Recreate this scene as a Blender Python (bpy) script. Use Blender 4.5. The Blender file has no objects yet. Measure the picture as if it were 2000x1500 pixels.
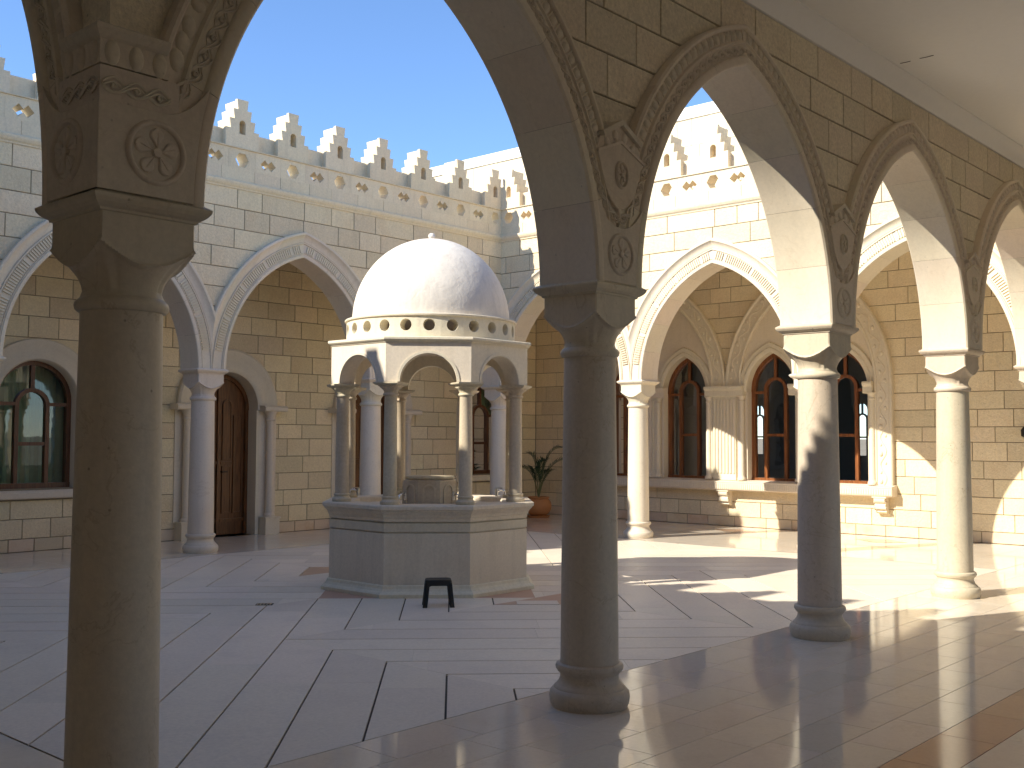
import bpy, bmesh, math, random
from mathutils import Matrix, Vector
from mathutils.geometry import tessellate_polygon

# ------------------------------------------------------------------ camera, sky, sun
scene = bpy.context.scene
col = scene.collection
rad = math.radians
S = 3.0367                      # bay width
LX, WY = 4 * S, 3 * S           # courtyard between column lines
CAM = (-2.1337, -4.0079, 1.6)
YAW, PITCH, ROLL, FPX = 0.7317, 0.0493, 0.0045, 2099.04

cam_data = bpy.data.cameras.new('camera')
cam = bpy.data.objects.new('camera', cam_data)
col.objects.link(cam)
cam_data.sensor_width = 36.0
cam_data.sensor_fit = 'HORIZONTAL'
cam_data.lens = 36.0 * FPX / 2000.0
cam_data.clip_start = 0.05
cam_data.clip_end = 6000
_f = Vector((math.cos(PITCH) * math.cos(YAW), math.cos(PITCH) * math.sin(YAW), math.sin(PITCH)))
_r = Vector((math.sin(YAW), -math.cos(YAW), 0))
_u = _r.cross(_f)
_r2 = math.cos(ROLL) * _r + math.sin(ROLL) * _u
_u2 = -math.sin(ROLL) * _r + math.cos(ROLL) * _u
cam.matrix_world = Matrix(((_r2.x, _u2.x, -_f.x, CAM[0]), (_r2.y, _u2.y, -_f.y, CAM[1]),
                           (_r2.z, _u2.z, -_f.z, CAM[2]), (0, 0, 0, 1)))
scene.camera = cam

SUN_EL = rad(36.7)
SUN_AZ = math.pi - rad(21.0)     # direction TOWARDS the sun, angle from +x to +y
world = bpy.data.worlds.new('World')
scene.world = world
world.use_nodes = True
wn = world.node_tree.nodes
wl = world.node_tree.links
wn.clear()
sky = wn.new('ShaderNodeTexSky')
sky.sky_type = 'NISHITA'
sky.sun_disc = False
sky.sun_elevation = SUN_EL
sky.sun_rotation = math.pi / 2 - SUN_AZ
sky.altitude = 1500
sky.air_density = 1.0
sky.dust_density = 0.0
sky.ozone_density = 6.0
bg = wn.new('ShaderNodeBackground')
bg.inputs['Strength'].default_value = 0.084
wo = wn.new('ShaderNodeOutputWorld')
wl.new(sky.outputs[0], bg.inputs[0])
wl.new(bg.outputs[0], wo.inputs[0])

sun_data = bpy.data.lights.new('sun', 'SUN')
sun_data.energy = 2.55
sun_data.angle = rad(0.53)
sun_data.color = (1.0, 0.94, 0.81)
sun = bpy.data.objects.new('sun', sun_data)
col.objects.link(sun)
_sd = Vector((math.cos(SUN_EL) * math.cos(SUN_AZ), math.cos(SUN_EL) * math.sin(SUN_AZ), math.sin(SUN_EL)))
sun.rotation_euler = _sd.to_track_quat('Z', 'Y').to_euler()
sun.location = _sd * 40

scene.view_settings.view_transform = 'Standard'
scene.view_settings.look = 'None'
scene.view_settings.exposure = 1.72
scene.view_settings.gamma = 1.0
scene.view_settings.use_curve_mapping = False
scene.render.engine = 'CYCLES'
scene.cycles.max_bounces = 10
scene.cycles.diffuse_bounces = 7
scene.cycles.glossy_bounces = 4
scene.cycles.transparent_max_bounces = 12
scene.cycles.use_denoising = True
scene.cycles.sample_clamp_indirect = 8.0
random.seed(11)

# ------------------------------------------------------------------ materials
def _mat(name):
    m = bpy.data.materials.new(name)
    m.use_nodes = True
    n = m.node_tree.nodes
    return m, n, m.node_tree.links, n['Principled BSDF']

def stone(name, c, rough=0.75, var=0.10, hue=0.012, stain=0.25, stain_col=(0.62, 0.42, 0.22), grain=0.10, bump=0.18,
          bscale=90.0, chisel=0.0, cscale=22.0, spec=0.3, coat=0.0, pits=0.0, rvar=0.0, streak=0.0, vein=0.0):
    m, n, l, p = _mat(name)
    geo = n.new('ShaderNodeNewGeometry')
    info = n.new('ShaderNodeObjectInfo')
    off = n.new('ShaderNodeVectorMath'); off.operation = 'ADD'
    sc = n.new('ShaderNodeVectorMath'); sc.operation = 'SCALE'
    comb = n.new('ShaderNodeCombineXYZ')
    for i in range(3):
        l.new(info.outputs['Random'], comb.inputs[i])
    sc.inputs['Scale'].default_value = 37.0
    l.new(comb.outputs[0], sc.inputs[0])
    l.new(geo.outputs['Position'], off.inputs[0]); l.new(sc.outputs[0], off.inputs[1])
    pos = off.outputs[0]
    hsv = n.new('ShaderNodeHueSaturation')
    hsv.inputs['Color'].default_value = (*c, 1)
    mr = n.new('ShaderNodeMapRange')
    mr.inputs['To Min'].default_value = 1 - var; mr.inputs['To Max'].default_value = 1 + var
    l.new(info.outputs['Random'], mr.inputs['Value']); l.new(mr.outputs[0], hsv.inputs['Value'])
    w = n.new('ShaderNodeTexWhiteNoise'); w.noise_dimensions = '1D'
    l.new(info.outputs['Random'], w.inputs['W'])
    mh = n.new('ShaderNodeMapRange')
    mh.inputs['To Min'].default_value = 0.5 - hue; mh.inputs['To Max'].default_value = 0.5 + hue
    l.new(w.outputs['Value'], mh.inputs['Value']); l.new(mh.outputs[0], hsv.inputs['Hue'])
    # large soft stains
    n1 = n.new('ShaderNodeTexNoise'); n1.inputs['Scale'].default_value = 2.3; n1.inputs['Detail'].default_value = 5; n1.inputs['Roughness'].default_value = 0.6
    l.new(pos, n1.inputs['Vector'])
    r1 = n.new('ShaderNodeMapRange'); r1.inputs['From Min'].default_value = 0.5; r1.inputs['From Max'].default_value = 0.78
    r1.inputs['To Max'].default_value = stain
    l.new(n1.outputs['Fac'], r1.inputs['Value'])
    mx = n.new('ShaderNodeMix'); mx.data_type = 'RGBA'; mx.blend_type = 'MIX'
    l.new(r1.outputs[0], mx.inputs['Factor']); l.new(hsv.outputs[0], mx.inputs['A']); mx.inputs['B'].default_value = (*stain_col, 1)
    # fine grain
    n2 = n.new('ShaderNodeTexNoise'); n2.inputs['Scale'].default_value = 38; n2.inputs['Detail'].default_value = 8; n2.inputs['Roughness'].default_value = 0.7
    l.new(pos, n2.inputs['Vector'])
    r2 = n.new('ShaderNodeMapRange'); r2.inputs['From Min'].default_value = 0.3; r2.inputs['From Max'].default_value = 0.7
    r2.inputs['To Min'].default_value = 1 - grain; r2.inputs['To Max'].default_value = 1 + grain
    l.new(n2.outputs['Fac'], r2.inputs['Value'])
    mg = n.new('ShaderNodeVectorMath'); mg.operation = 'SCALE'
    l.new(mx.outputs['Result'], mg.inputs[0]); l.new(r2.outputs[0], mg.inputs['Scale'])
    out = mg.outputs[0]
    if pits > 0:
        v = n.new('ShaderNodeTexVoronoi'); v.inputs['Scale'].default_value = 9.0; v.inputs['Randomness'].default_value = 1
        l.new(pos, v.inputs['Vector'])
        rp = n.new('ShaderNodeMapRange'); rp.inputs['From Min'].default_value = 0.03; rp.inputs['From Max'].default_value = 0.07
        rp.inputs['To Min'].default_value = 1 - pits; rp.inputs['To Max'].default_value = 1
        l.new(v.outputs['Distance'], rp.inputs['Value'])
        mp = n.new('ShaderNodeVectorMath'); mp.operation = 'SCALE'
        l.new(out, mp.inputs[0]); l.new(rp.outputs[0], mp.inputs['Scale'])
        out = mp.outputs[0]
    if streak > 0:      # run-off marks, stretched downwards
        mp_ = n.new('ShaderNodeMapping'); mp_.inputs['Scale'].default_value = (9, 9, 0.7)
        l.new(pos, mp_.inputs['Vector'])
        n5 = n.new('ShaderNodeTexNoise'); n5.inputs['Scale'].default_value = 1.4; n5.inputs['Detail'].default_value = 6; n5.inputs['Roughness'].default_value = 0.65
        l.new(mp_.outputs[0], n5.inputs['Vector'])
        r5 = n.new('ShaderNodeMapRange'); r5.inputs['From Min'].default_value = 0.48; r5.inputs['From Max'].default_value = 0.75
        r5.inputs['To Min'].default_value = 1.0; r5.inputs['To Max'].default_value = 1 - streak
        l.new(n5.outputs['Fac'], r5.inputs['Value'])
        m5 = n.new('ShaderNodeVectorMath'); m5.operation = 'SCALE'
        l.new(out, m5.inputs[0]); l.new(r5.outputs[0], m5.inputs['Scale']); out = m5.outputs[0]
    if vein > 0:        # thin wandering brown veins
        n6 = n.new('ShaderNodeTexNoise'); n6.inputs['Scale'].default_value = 1.7; n6.inputs['Detail'].default_value = 7; n6.inputs['Roughness'].default_value = 0.55; n6.inputs['Distortion'].default_value = 1.2
        l.new(pos, n6.inputs['Vector'])
        s6 = n.new('ShaderNodeMath'); s6.operation = 'SUBTRACT'; s6.inputs[1].default_value = 0.53
        a6 = n.new('ShaderNodeMath'); a6.operation = 'ABSOLUTE'
        l.new(n6.outputs['Fac'], s6.inputs[0]); l.new(s6.outputs[0], a6.inputs[0])
        r6 = n.new('ShaderNodeMapRange'); r6.inputs['From Min'].default_value = 0.0; r6.inputs['From Max'].default_value = 0.007
        r6.inputs['To Min'].default_value = vein; r6.inputs['To Max'].default_value = 0.0
        l.new(a6.outputs[0], r6.inputs['Value'])
        m6 = n.new('ShaderNodeMix'); m6.data_type = 'RGBA'
        l.new(r6.outputs[0], m6.inputs['Factor']); l.new(out, m6.inputs['A']); m6.inputs['B'].default_value = (c[0] * 0.62, c[1] * 0.52, c[2] * 0.40, 1)
        out = m6.outputs['Result']
    l.new(out, p.inputs['Base Color'])
    p.inputs['Roughness'].default_value = rough
    if rvar > 0:
        rr = n.new('ShaderNodeMapRange'); rr.inputs['To Min'].default_value = rough - rvar; rr.inputs['To Max'].default_value = rough + rvar
        l.new(n1.outputs['Fac'], rr.inputs['Value']); l.new(rr.outputs[0], p.inputs['Roughness'])
    p.inputs['Specular IOR Level'].default_value = spec
    p.inputs['Coat Weight'].default_value = coat
    p.inputs['Coat Roughness'].default_value = 0.08
    if bump > 0 or chisel > 0:
        b = n.new('ShaderNodeBump'); b.inputs['Strength'].default_value = bump; b.inputs['Distance'].default_value = 0.004
        n3 = n.new('ShaderNodeTexNoise'); n3.inputs['Scale'].default_value = bscale; n3.inputs['Detail'].default_value = 4
        l.new(pos, n3.inputs['Vector']); l.new(n3.outputs['Fac'], b.inputs['Height'])
        last = b
        if chisel > 0:
            b2 = n.new('ShaderNodeBump'); b2.inputs['Strength'].default_value = chisel; b2.inputs['Distance'].default_value = 0.018
            n4 = n.new('ShaderNodeTexNoise'); n4.inputs['Scale'].default_value = cscale; n4.inputs['Detail'].default_value = 6
            n4.inputs['Roughness'].default_value = 0.62; n4.inputs['Distortion'].default_value = 0.6
            l.new(pos, n4.inputs['Vector']); l.new(n4.outputs['Fac'], b2.inputs['Height'])
            l.new(b.outputs[0], b2.inputs['Normal']); last = b2
        l.new(last.outputs[0], p.inputs['Normal'])
    return m

def plain(name, c, rough=0.5, metal=0.0, spec=0.5, bump=0.0, bscale=60.0, var=0.0):
    m, n, l, p = _mat(name)
    p.inputs['Base Color'].default_value = (*c, 1)
    p.inputs['Roughness'].default_value = rough
    p.inputs['Metallic'].default_value = metal
    p.inputs['Specular IOR Level'].default_value = spec
    geo = n.new('ShaderNodeNewGeometry')
    nz = n.new('ShaderNodeTexNoise'); nz.inputs['Scale'].default_value = bscale; nz.inputs['Detail'].default_value = 5
    l.new(geo.outputs['Position'], nz.inputs['Vector'])
    if var > 0:
        r = n.new('ShaderNodeMapRange'); r.inputs['To Min'].default_value = 1 - var; r.inputs['To Max'].default_value = 1 + var
        l.new(nz.outputs['Fac'], r.inputs['Value'])
        s = n.new('ShaderNodeVectorMath'); s.operation = 'SCALE'; s.inputs[0].default_value = c
        l.new(r.outputs[0], s.inputs['Scale']); l.new(s.outputs[0], p.inputs['Base Color'])
    if bump > 0:
        b = n.new('ShaderNodeBump'); b.inputs['Strength'].default_value = bump; b.inputs['Distance'].default_value = 0.005
        l.new(nz.outputs['Fac'], b.inputs['Height']); l.new(b.outputs[0], p.inputs['Normal'])
    return m

def wood(name, c, rough=0.35):
    m, n, l, p = _mat(name)
    geo = n.new('ShaderNodeNewGeometry')
    mp = n.new('ShaderNodeMapping'); mp.inputs['Scale'].default_value = (30, 30, 2.2)
    l.new(geo.outputs['Position'], mp.inputs['Vector'])
    nz = n.new('ShaderNodeTexNoise'); nz.inputs['Scale'].default_value = 1.6; nz.inputs['Detail'].default_value = 6; nz.inputs['Distortion'].default_value = 0.8
    l.new(mp.outputs[0], nz.inputs['Vector'])
    r = n.new('ShaderNodeValToRGB')
    r.color_ramp.elements[0].position = 0.35; r.color_ramp.elements[0].color = (c[0] * 0.55, c[1] * 0.5, c[2] * 0.45, 1)
    r.color_ramp.elements[1].position = 0.68; r.color_ramp.elements[1].color = (c[0] * 1.2, c[1] * 1.2, c[2] * 1.15, 1)
    l.new(nz.outputs['Fac'], r.inputs[0]); l.new(r.outputs[0], p.inputs['Base Color'])
    p.inputs['Roughness'].default_value = rough
    b = n.new('ShaderNodeBump'); b.inputs['Strength'].default_value = 0.12; b.inputs['Distance'].default_value = 0.003
    l.new(nz.outputs['Fac'], b.inputs['Height']); l.new(b.outputs[0], p.inputs['Normal'])
    return m

def glass(name, tint=(0.86, 0.88, 0.88)):
    m = bpy.data.materials.new(name); m.use_nodes = True
    n = m.node_tree.nodes; l = m.node_tree.links; n.clear()
    o = n.new('ShaderNodeOutputMaterial'); mx = n.new('ShaderNodeMixShader')
    t = n.new('ShaderNodeBsdfTransparent'); t.inputs[0].default_value = (*tint, 1)
    g = n.new('ShaderNodeBsdfGlossy'); g.inputs['Roughness'].default_value = 0.012
    geo = n.new('ShaderNodeNewGeometry')
    nz = n.new('ShaderNodeTexNoise'); nz.inputs['Scale'].default_value = 3.0
    l.new(geo.outputs['Position'], nz.inputs['Vector'])
    b = n.new('ShaderNodeBump'); b.inputs['Strength'].default_value = 0.04; b.inputs['Distance'].default_value = 0.02
    l.new(nz.outputs['Fac'], b.inputs['Height']); l.new(b.outputs[0], g.inputs['Normal'])
    fr = n.new('ShaderNodeFresnel'); fr.inputs['IOR'].default_value = 1.75
    l.new(fr.outputs[0], mx.inputs[0]); l.new(t.outputs[0], mx.inputs[1]); l.new(g.outputs[0], mx.inputs[2])
    l.new(mx.outputs[0], o.inputs[0])
    return m

M = {}
M['smooth'] = stone('smooth_limestone', (0.705, 0.615, 0.475), rough=0.62, var=0.05, stain=0.22, stain_col=(0.60, 0.46, 0.30), grain=0.06, bump=0.14, pits=0.25, vein=0.18, streak=0.06)
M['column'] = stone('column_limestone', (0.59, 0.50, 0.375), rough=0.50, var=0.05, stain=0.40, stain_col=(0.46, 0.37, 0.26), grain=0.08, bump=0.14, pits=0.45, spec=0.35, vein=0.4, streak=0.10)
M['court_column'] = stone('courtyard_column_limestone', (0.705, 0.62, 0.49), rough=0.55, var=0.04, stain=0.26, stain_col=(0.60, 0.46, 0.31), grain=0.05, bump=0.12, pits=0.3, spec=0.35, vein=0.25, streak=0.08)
M['facade'] = stone('facade_block', (0.735, 0.615, 0.415), rough=0.88, var=0.10, hue=0.005, stain=0.38, stain_col=(0.62, 0.45, 0.27), grain=0.12, bump=0.35, chisel=0.7, cscale=24, streak=0.07, pits=0.12)
M['gallery'] = stone('gallery_block', (0.735, 0.62, 0.405), rough=0.88, var=0.12, hue=0.006, stain=0.35, stain_col=(0.55, 0.38, 0.21), grain=0.12, bump=0.35, chisel=0.5, cscale=30, pits=0.15)
M['near'] = stone('near_gallery_block', (0.68, 0.595, 0.44), rough=0.9, var=0.10, hue=0.006, stain=0.30, stain_col=(0.52, 0.39, 0.24), grain=0.20, bump=0.6, bscale=130, chisel=0.35, cscale=60, pits=0.35)
M['skirt'] = stone('skirting_block', (0.66, 0.53, 0.37), rough=0.45, var=0.08, stain=0.8, stain_col=(0.56, 0.33, 0.15), grain=0.06, bump=0.08)
M['parapet'] = stone('parapet_stone', (0.735, 0.625, 0.445), rough=0.88, var=0.05, hue=0.004, stain=0.30, stain_col=(0.60, 0.46, 0.29), grain=0.10, bump=0.35, chisel=0.35, cscale=34, streak=0.10, pits=0.15)
M['coping'] = stone('white_coping', (0.82, 0.79, 0.73), rough=0.8, var=0.03, stain=0.1, grain=0.04, streak=0.08)
M['mortar'] = stone('mortar', (0.26, 0.21, 0.145), rough=0.95, var=0.0, hue=0, stain=0.3, grain=0.2)
M['carved'] = stone('carved_limestone', (0.64, 0.56, 0.44), rough=0.7, var=0.05, stain=0.3, stain_col=(0.50, 0.38, 0.25), grain=0.09, bump=0.25, pits=0.3, vein=0.2, streak=0.08)
M['pav'] = stone('fountain_limestone', (0.68, 0.605, 0.465), rough=0.55, var=0.03, stain=0.32, stain_col=(0.56, 0.43, 0.28), grain=0.09, bump=0.18, pits=0.2, streak=0.12)
M['pavcol'] = stone('fountain_column_stone', (0.575, 0.49, 0.36), rough=0.45, var=0.05, stain=0.55, stain_col=(0.43, 0.31, 0.17), grain=0.12, bump=0.14, streak=0.15)
M['pavupper'] = stone('fountain_upper_stone', (0.70, 0.62, 0.49), rough=0.72, var=0.02, stain=0.25, stain_col=(0.60, 0.47, 0.32), grain=0.08, bump=0.35, chisel=0.15, streak=0.10)
M['dome'] = stone('dome_plaster', (0.72, 0.66, 0.59), rough=0.78, var=0.0, stain=0.25, stain_col=(0.60, 0.50, 0.40), grain=0.06, bump=0.35, bscale=26, chisel=0.4, cscale=6, streak=0.16)
M['slab'] = stone('white_paving_slab', (0.78, 0.675, 0.545), rough=0.42, var=0.075, hue=0.006, stain=0.45, stain_col=(0.60, 0.51, 0.43), grain=0.10, bump=0.12, spec=0.4, rvar=0.08, pits=0.18, vein=0.10)
M['tan'] = stone('tan_paving_slab', (0.56, 0.35, 0.235), rough=0.45, var=0.06, stain=0.2, stain_col=(0.46, 0.27, 0.17), grain=0.06, bump=0.08)
M['tile'] = stone('polished_gallery_tile', (0.76, 0.665, 0.54), rough=0.075, var=0.05, hue=0.008, stain=0.32, stain_col=(0.54, 0.44, 0.32), grain=0.05, bump=0.0, spec=0.6, rvar=0.035, vein=0.2)
M['redtile'] = stone('polished_red_tile', (0.50, 0.31, 0.215), rough=0.11, var=0.06, stain=0.3, stain_col=(0.42, 0.23, 0.14), grain=0.06, bump=0.0, spec=0.6)
M['joint'] = stone('floor_joint', (0.10, 0.085, 0.07), rough=0.95, var=0, hue=0, stain=0.1)
M['tilejoint'] = stone('tile_joint', (0.40, 0.33, 0.26), rough=0.4, var=0, hue=0, stain=0.1)
M['plaster'] = plain('white_ceiling_plaster', (0.87, 0.85, 0.80), rough=0.9, bump=0.06, bscale=18, var=0.03, spec=0.2)
M['innerwall'] = plain('inner_wall', (0.82, 0.80, 0.76), rough=0.9, var=0.05)
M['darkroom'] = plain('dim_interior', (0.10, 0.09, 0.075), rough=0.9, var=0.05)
M['wood'] = wood('carved_door_wood', (0.17, 0.070, 0.024), 0.32)
M['frame'] = wood('window_frame_wood', (0.235, 0.085, 0.028), 0.3)
M['dframe'] = wood('dark_window_frame_wood', (0.145, 0.058, 0.026), 0.3)
M['black'] = plain('black_plastic', (0.012, 0.013, 0.013), rough=0.42, bump=0.05, bscale=200)
M['iron'] = plain('dark_iron', (0.04, 0.036, 0.03), rough=0.5, metal=0.6)
M['chrome'] = plain('chrome', (0.75, 0.75, 0.76), rough=0.15, metal=1.0)
M['terra'] = plain('terracotta', (0.50, 0.215, 0.075), rough=0.7, bump=0.15, bscale=40, var=0.15)
M['soil'] = plain('soil', (0.05, 0.035, 0.02), rough=1.0, bump=0.6, bscale=80)
M['leaf'] = plain('palm_leaf', (0.032, 0.060, 0.022), rough=0.5, var=0.25, bscale=12)
M['stem'] = plain('palm_stem', (0.14, 0.15, 0.055), rough=0.55, var=0.2, bscale=20)
M['curtain'] = plain('green_curtain', (0.20, 0.33, 0.18), rough=0.85, var=0.2, bscale=6)
M['glass'] = glass('window_glass')
M['ground'] = plain('dry_earth', (0.30, 0.24, 0.16), rough=1.0, var=0.25, bscale=0.05)

# ------------------------------------------------------------------ mesh helpers
def mesh(name, verts, faces, mat, smooth=None, recalc=True):
    me = bpy.data.meshes.new(name)
    me.from_pydata([tuple(v) for v in verts], [], faces)
    if recalc:
        bm = bmesh.new(); bm.from_mesh(me)
        bmesh.ops.recalc_face_normals(bm, faces=bm.faces)
        bm.to_mesh(me); bm.free()
    if smooth is not None:
        me.polygons.foreach_set('use_smooth', [True] * len(me.polygons))
        me.set_sharp_from_angle(angle=rad(smooth))
    me.materials.append(mat)
    me.update()
    return me

def obj(name, me, parent=None, loc=None, rot=None, kind=None, label=None):
    o = bpy.data.objects.new(name, me)
    col.objects.link(o)
    if parent is not None: o.parent = parent
    if loc is not None: o.location = loc
    if rot is not None: o.rotation_euler = (0, 0, rot)
    if kind: o['kind'] = kind
    if label: o['label'] = label
    return o

def thing(name, label, cat, loc=(0, 0, 0), rot=0.0, group=None, kind=None):
    o = obj(name, None, None, loc, rot, kind or 'thing', label)
    o['category'] = cat
    if group: o['group'] = group
    return o

def tag(o, label, cat, group=None):
    o['label'] = label; o['category'] = cat
    if group: o['group'] = group
    return o

class MB:
    """collects pieces of one mesh"""
    def __init__(s): s.v = []; s.f = []
    def add(s, v, f):
        k = len(s.v); s.v += [tuple(x) for x in v]; s.f += [tuple(i + k for i in q) for q in f]; return s
    def box(s, x0, x1, y0, y1, z0, z1):
        return s.add([(x0, y0, z0), (x1, y0, z0), (x1, y1, z0), (x0, y1, z0), (x0, y0, z1), (x1, y0, z1), (x1, y1, z1), (x0, y1, z1)],
                     [(0, 3, 2, 1), (4, 5, 6, 7), (0, 1, 5, 4), (1, 2, 6, 5), (2, 3, 7, 6), (3, 0, 4, 7)])
    def lathe(s, prof, n=32, c=(0, 0, 0), a0=0.0, cap=True, scale=1.0):
        m = len(prof); v = []
        for k in range(n):
            a = a0 + 2 * math.pi * k / n
            for (r, z) in prof: v.append((c[0] + scale * r * math.cos(a), c[1] + scale * r * math.sin(a), c[2] + z))
        f = []
        for k in range(n):
            k2 = (k + 1) % n
            for i in range(m - 1): f.append((k * m + i, k2 * m + i, k2 * m + i + 1, k * m + i + 1))
        if cap:
            f.append(tuple(k * m for k in range(n))[::-1]); f.append(tuple(k * m + m - 1 for k in range(n)))
        return s.add(v, f)
    def tube(s, pts, r, n=8, r1=None, cap=True):
        pts = [Vector(p) for p in pts]; m = len(pts); v = []; up = Vector((0.13, 0.21, 0.97))
        for i, p in enumerate(pts):
            t = (pts[min(i + 1, m - 1)] - pts[max(i - 1, 0)]).normalized()
            a = t.cross(up)
            if a.length < 1e-3: a = t.cross(Vector((1, 0, 0)))
            a.normalize(); b = t.cross(a)
            rr = r if r1 is None else r + (r1 - r) * i / (m - 1)
            for k in range(n):
                th = 2 * math.pi * k / n; v.append(p + a * (rr * math.cos(th)) + b * (rr * math.sin(th)))
        f = []
        for i in range(m - 1):
            for k in range(n):
                k2 = (k + 1) % n; f.append((i * n + k, i * n + k2, (i + 1) * n + k2, (i + 1) * n + k))
        if cap: f.append(tuple(range(n))[::-1]); f.append(tuple((m - 1) * n + k for k in range(n)))
        return s.add(v, f)
    def ball(s, c, r, nu=12, nv=8, sz=1.0):
        prof = [(max(1e-4, r * math.sin(math.pi * i / nv)), -r * sz * math.cos(math.pi * i / nv)) for i in range(nv + 1)]
        return s.lathe(prof, nu, c)
    def mesh(s, name, mat, smooth=None, recalc=True): return mesh(name, s.v, s.f, mat, smooth, recalc)

def prism(poly, d0, d1, ch=0.0):
    """2-D polygon (a,z) raised from depth d0 to d1 along d with a small chamfer on the d1 side -> verts (a,d,z), faces"""
    n = len(poly); ca = sum(p[0] for p in poly) / n; cz = sum(p[1] for p in poly) / n
    v = [(a, d0, z) for a, z in poly]; f = []
    sg = 1 if d1 > d0 else -1
    if ch > 0:
        v += [(a, d1 - sg * ch, z) for a, z in poly]
        v += [(a + max(-ch, min(ch, ca - a)), d1, z + max(-ch, min(ch, cz - z))) for a, z in poly]
        rings = 3
    else:
        v += [(a, d1, z) for a, z in poly]; rings = 2
    for r in range(rings - 1):
        for i in range(n):
            j = (i + 1) % n; f.append((r * n + i, r * n + j, (r + 1) * n + j, (r + 1) * n + i))
    f.append(tuple((rings - 1) * n + i for i in range(n)))
    f.append(tuple(range(n))[::-1])
    return v, f

def plate(outer, holes, d0, d1):
    """flat plate with holes, polygons in (a,z)"""
    loops = [outer] + holes
    flat = [p for lp in loops for p in lp]
    tris = tessellate_polygon([[Vector((a, z, 0)) for a, z in lp] for lp in loops])
    n = len(flat)
    v = [(a, d0, z) for a, z in flat] + [(a, d1, z) for a, z in flat]
    f = [tuple(t) for t in tris] + [tuple(i + n for i in t) for t in tris]
    k = 0
    for lp in loops:
        m = len(lp)
        for i in range(m):
            j = (i + 1) % m; f.append((k + i, k + j, n + k + j, n + k + i))
        k += m
    return v, f

def sweep2d(path, w, d0, d1, closed=False):
    """a bar of width w following a path in the (a,z) plane, depth d0..d1"""
    m = len(path); P = [Vector(p) for p in path]; v = []
    for i, p in enumerate(P):
        if closed: t0 = P[i] - P[i - 1]; t1 = P[(i + 1) % m] - P[i]
        else: t0 = P[i] - P[max(i - 1, 0)]; t1 = P[min(i + 1, m - 1)] - P[i]
        if t0.length < 1e-9: t0 = t1
        if t1.length < 1e-9: t1 = t0
        t0 = t0.normalized(); t1 = t1.normalized()
        n0 = Vector((-t0.y, t0.x)); n1 = Vector((-t1.y, t1.x)); nn = n0 + n1
        if nn.length < 1e-6: nn = n0
        nn.normalize(); k = 1.0 / max(0.35, nn.dot(n0))
        a = p + nn * (w / 2 * k); b = p - nn * (w / 2 * k)
        v += [(a.x, d0, a.y), (a.x, d1, a.y), (b.x, d1, b.y), (b.x, d0, b.y)]
    f = []
    for i in range(m if closed else m - 1):
        j = (i + 1) % m
        for k in range(4):
            k2 = (k + 1) % 4; f.append((i * 4 + k, i * 4 + k2, j * 4 + k2, j * 4 + k))
    if not closed: f += [(0, 1, 2, 3), ((m - 1) * 4 + 3, (m - 1) * 4 + 2, (m - 1) * 4 + 1, (m - 1) * 4)]
    return v, f

def extrude_profile(prof, a0, a1):
    """profile in (d,z), extruded along a"""
    n = len(prof)
    v = [(a0, d, z) for d, z in prof] + [(a1, d, z) for d, z in prof]
    f = [(i, (i + 1) % n, n + (i + 1) % n, n + i) for i in range(n)] + [tuple(range(n))[::-1], tuple(range(n, 2 * n))]
    return v, f

# ------------------------------------------------------------------ arch geometry
CO, RI, ZS = 0.515, 1.815, 2.505     # offset of the arc centres, inner radius, springing height
def arc_pt(rho, th, side=1): return (side * ((RI + rho) * math.cos(th) - CO), (RI + rho) * math.sin(th))
def arc_range(rho, lim=S / 2):
    R = RI + rho
    t0 = 0.0 if R - CO <= lim else math.acos((lim + CO) / R)
    return t0, math.acos(CO / R)
def arch_half(rho, z):
    """half width of the pointed opening at height z"""
    h = z - ZS
    R = RI + rho
    if h <= 0: return R - CO
    if h >= math.sqrt(R * R - CO * CO): return 0.0
    return math.sqrt(R * R - h * h) - CO
def arch_z(rho, x):
    R = RI + rho
    q = R * R - (abs(x) + CO) ** 2
    return ZS + (math.sqrt(q) if q > 0 else 0.0)

RING = [(0.285, -0.13), (0.285, -0.214), (0.272, -0.230), (0.258, -0.230), (0.250, -0.222), (0.246, -0.204), (0.168, -0.208), (0.160, -0.226),
        (0.148, -0.230), (0.142, -0.216), (0.066, -0.216), (0.060, -0.230), (0.046, -0.239), (0.026, -0.241), (0.006, -0.236), (-0.006, -0.222),
        (-0.006, -0.205), (0.0, -0.190), (0.0, 0.0), (0.0, 0.212), (0.008, 0.222), (0.045, 0.226), (0.052, 0.214), (0.058, 0.214), (0.064, 0.222),
        (0.070, 0.206), (0.196, 0.206), (0.202, 0.224), (0.214, 0.224), (0.218, 0.206), (0.226, 0.206), (0.231, 0.213), (0.262, 0.217),
        (0.292, 0.230), (0.314, 0.248), (0.326, 0.262), (0.332, 0.268), (0.360, 0.268), (0.367, 0.260), (0.367, 0.18)]
NV = 5
def voussoir_meshes():
    out = []
    for side in (1, -1):
        for k in range(NV):
            u0 = k / NV + (0.0004 if k else 0); u1 = (k + 1) / NV - (0.0004 if k < NV - 1 else 0)
            n = 9; v = []; m = len(RING)
            for i in range(n):
                u = u0 + (u1 - u0) * i / (n - 1)
                for rho, d in RING:
                    t0, t1 = arc_range(rho); x, z = arc_pt(rho, t0 + (t1 - t0) * u, side); v.append((x, d, ZS + z))
            f = []
            for i in range(n - 1):
                for j in range(m - 1):
                    q = (i * m + j, i * m + j + 1, (i + 1) * m + j + 1, (i + 1) * m + j)
                    f.append(q if side > 0 else q[::-1])
            out.append(mesh('voussoir', v, f, M['smooth'], 35, recalc=False))
    return out
VOUS = voussoir_meshes()

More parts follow.
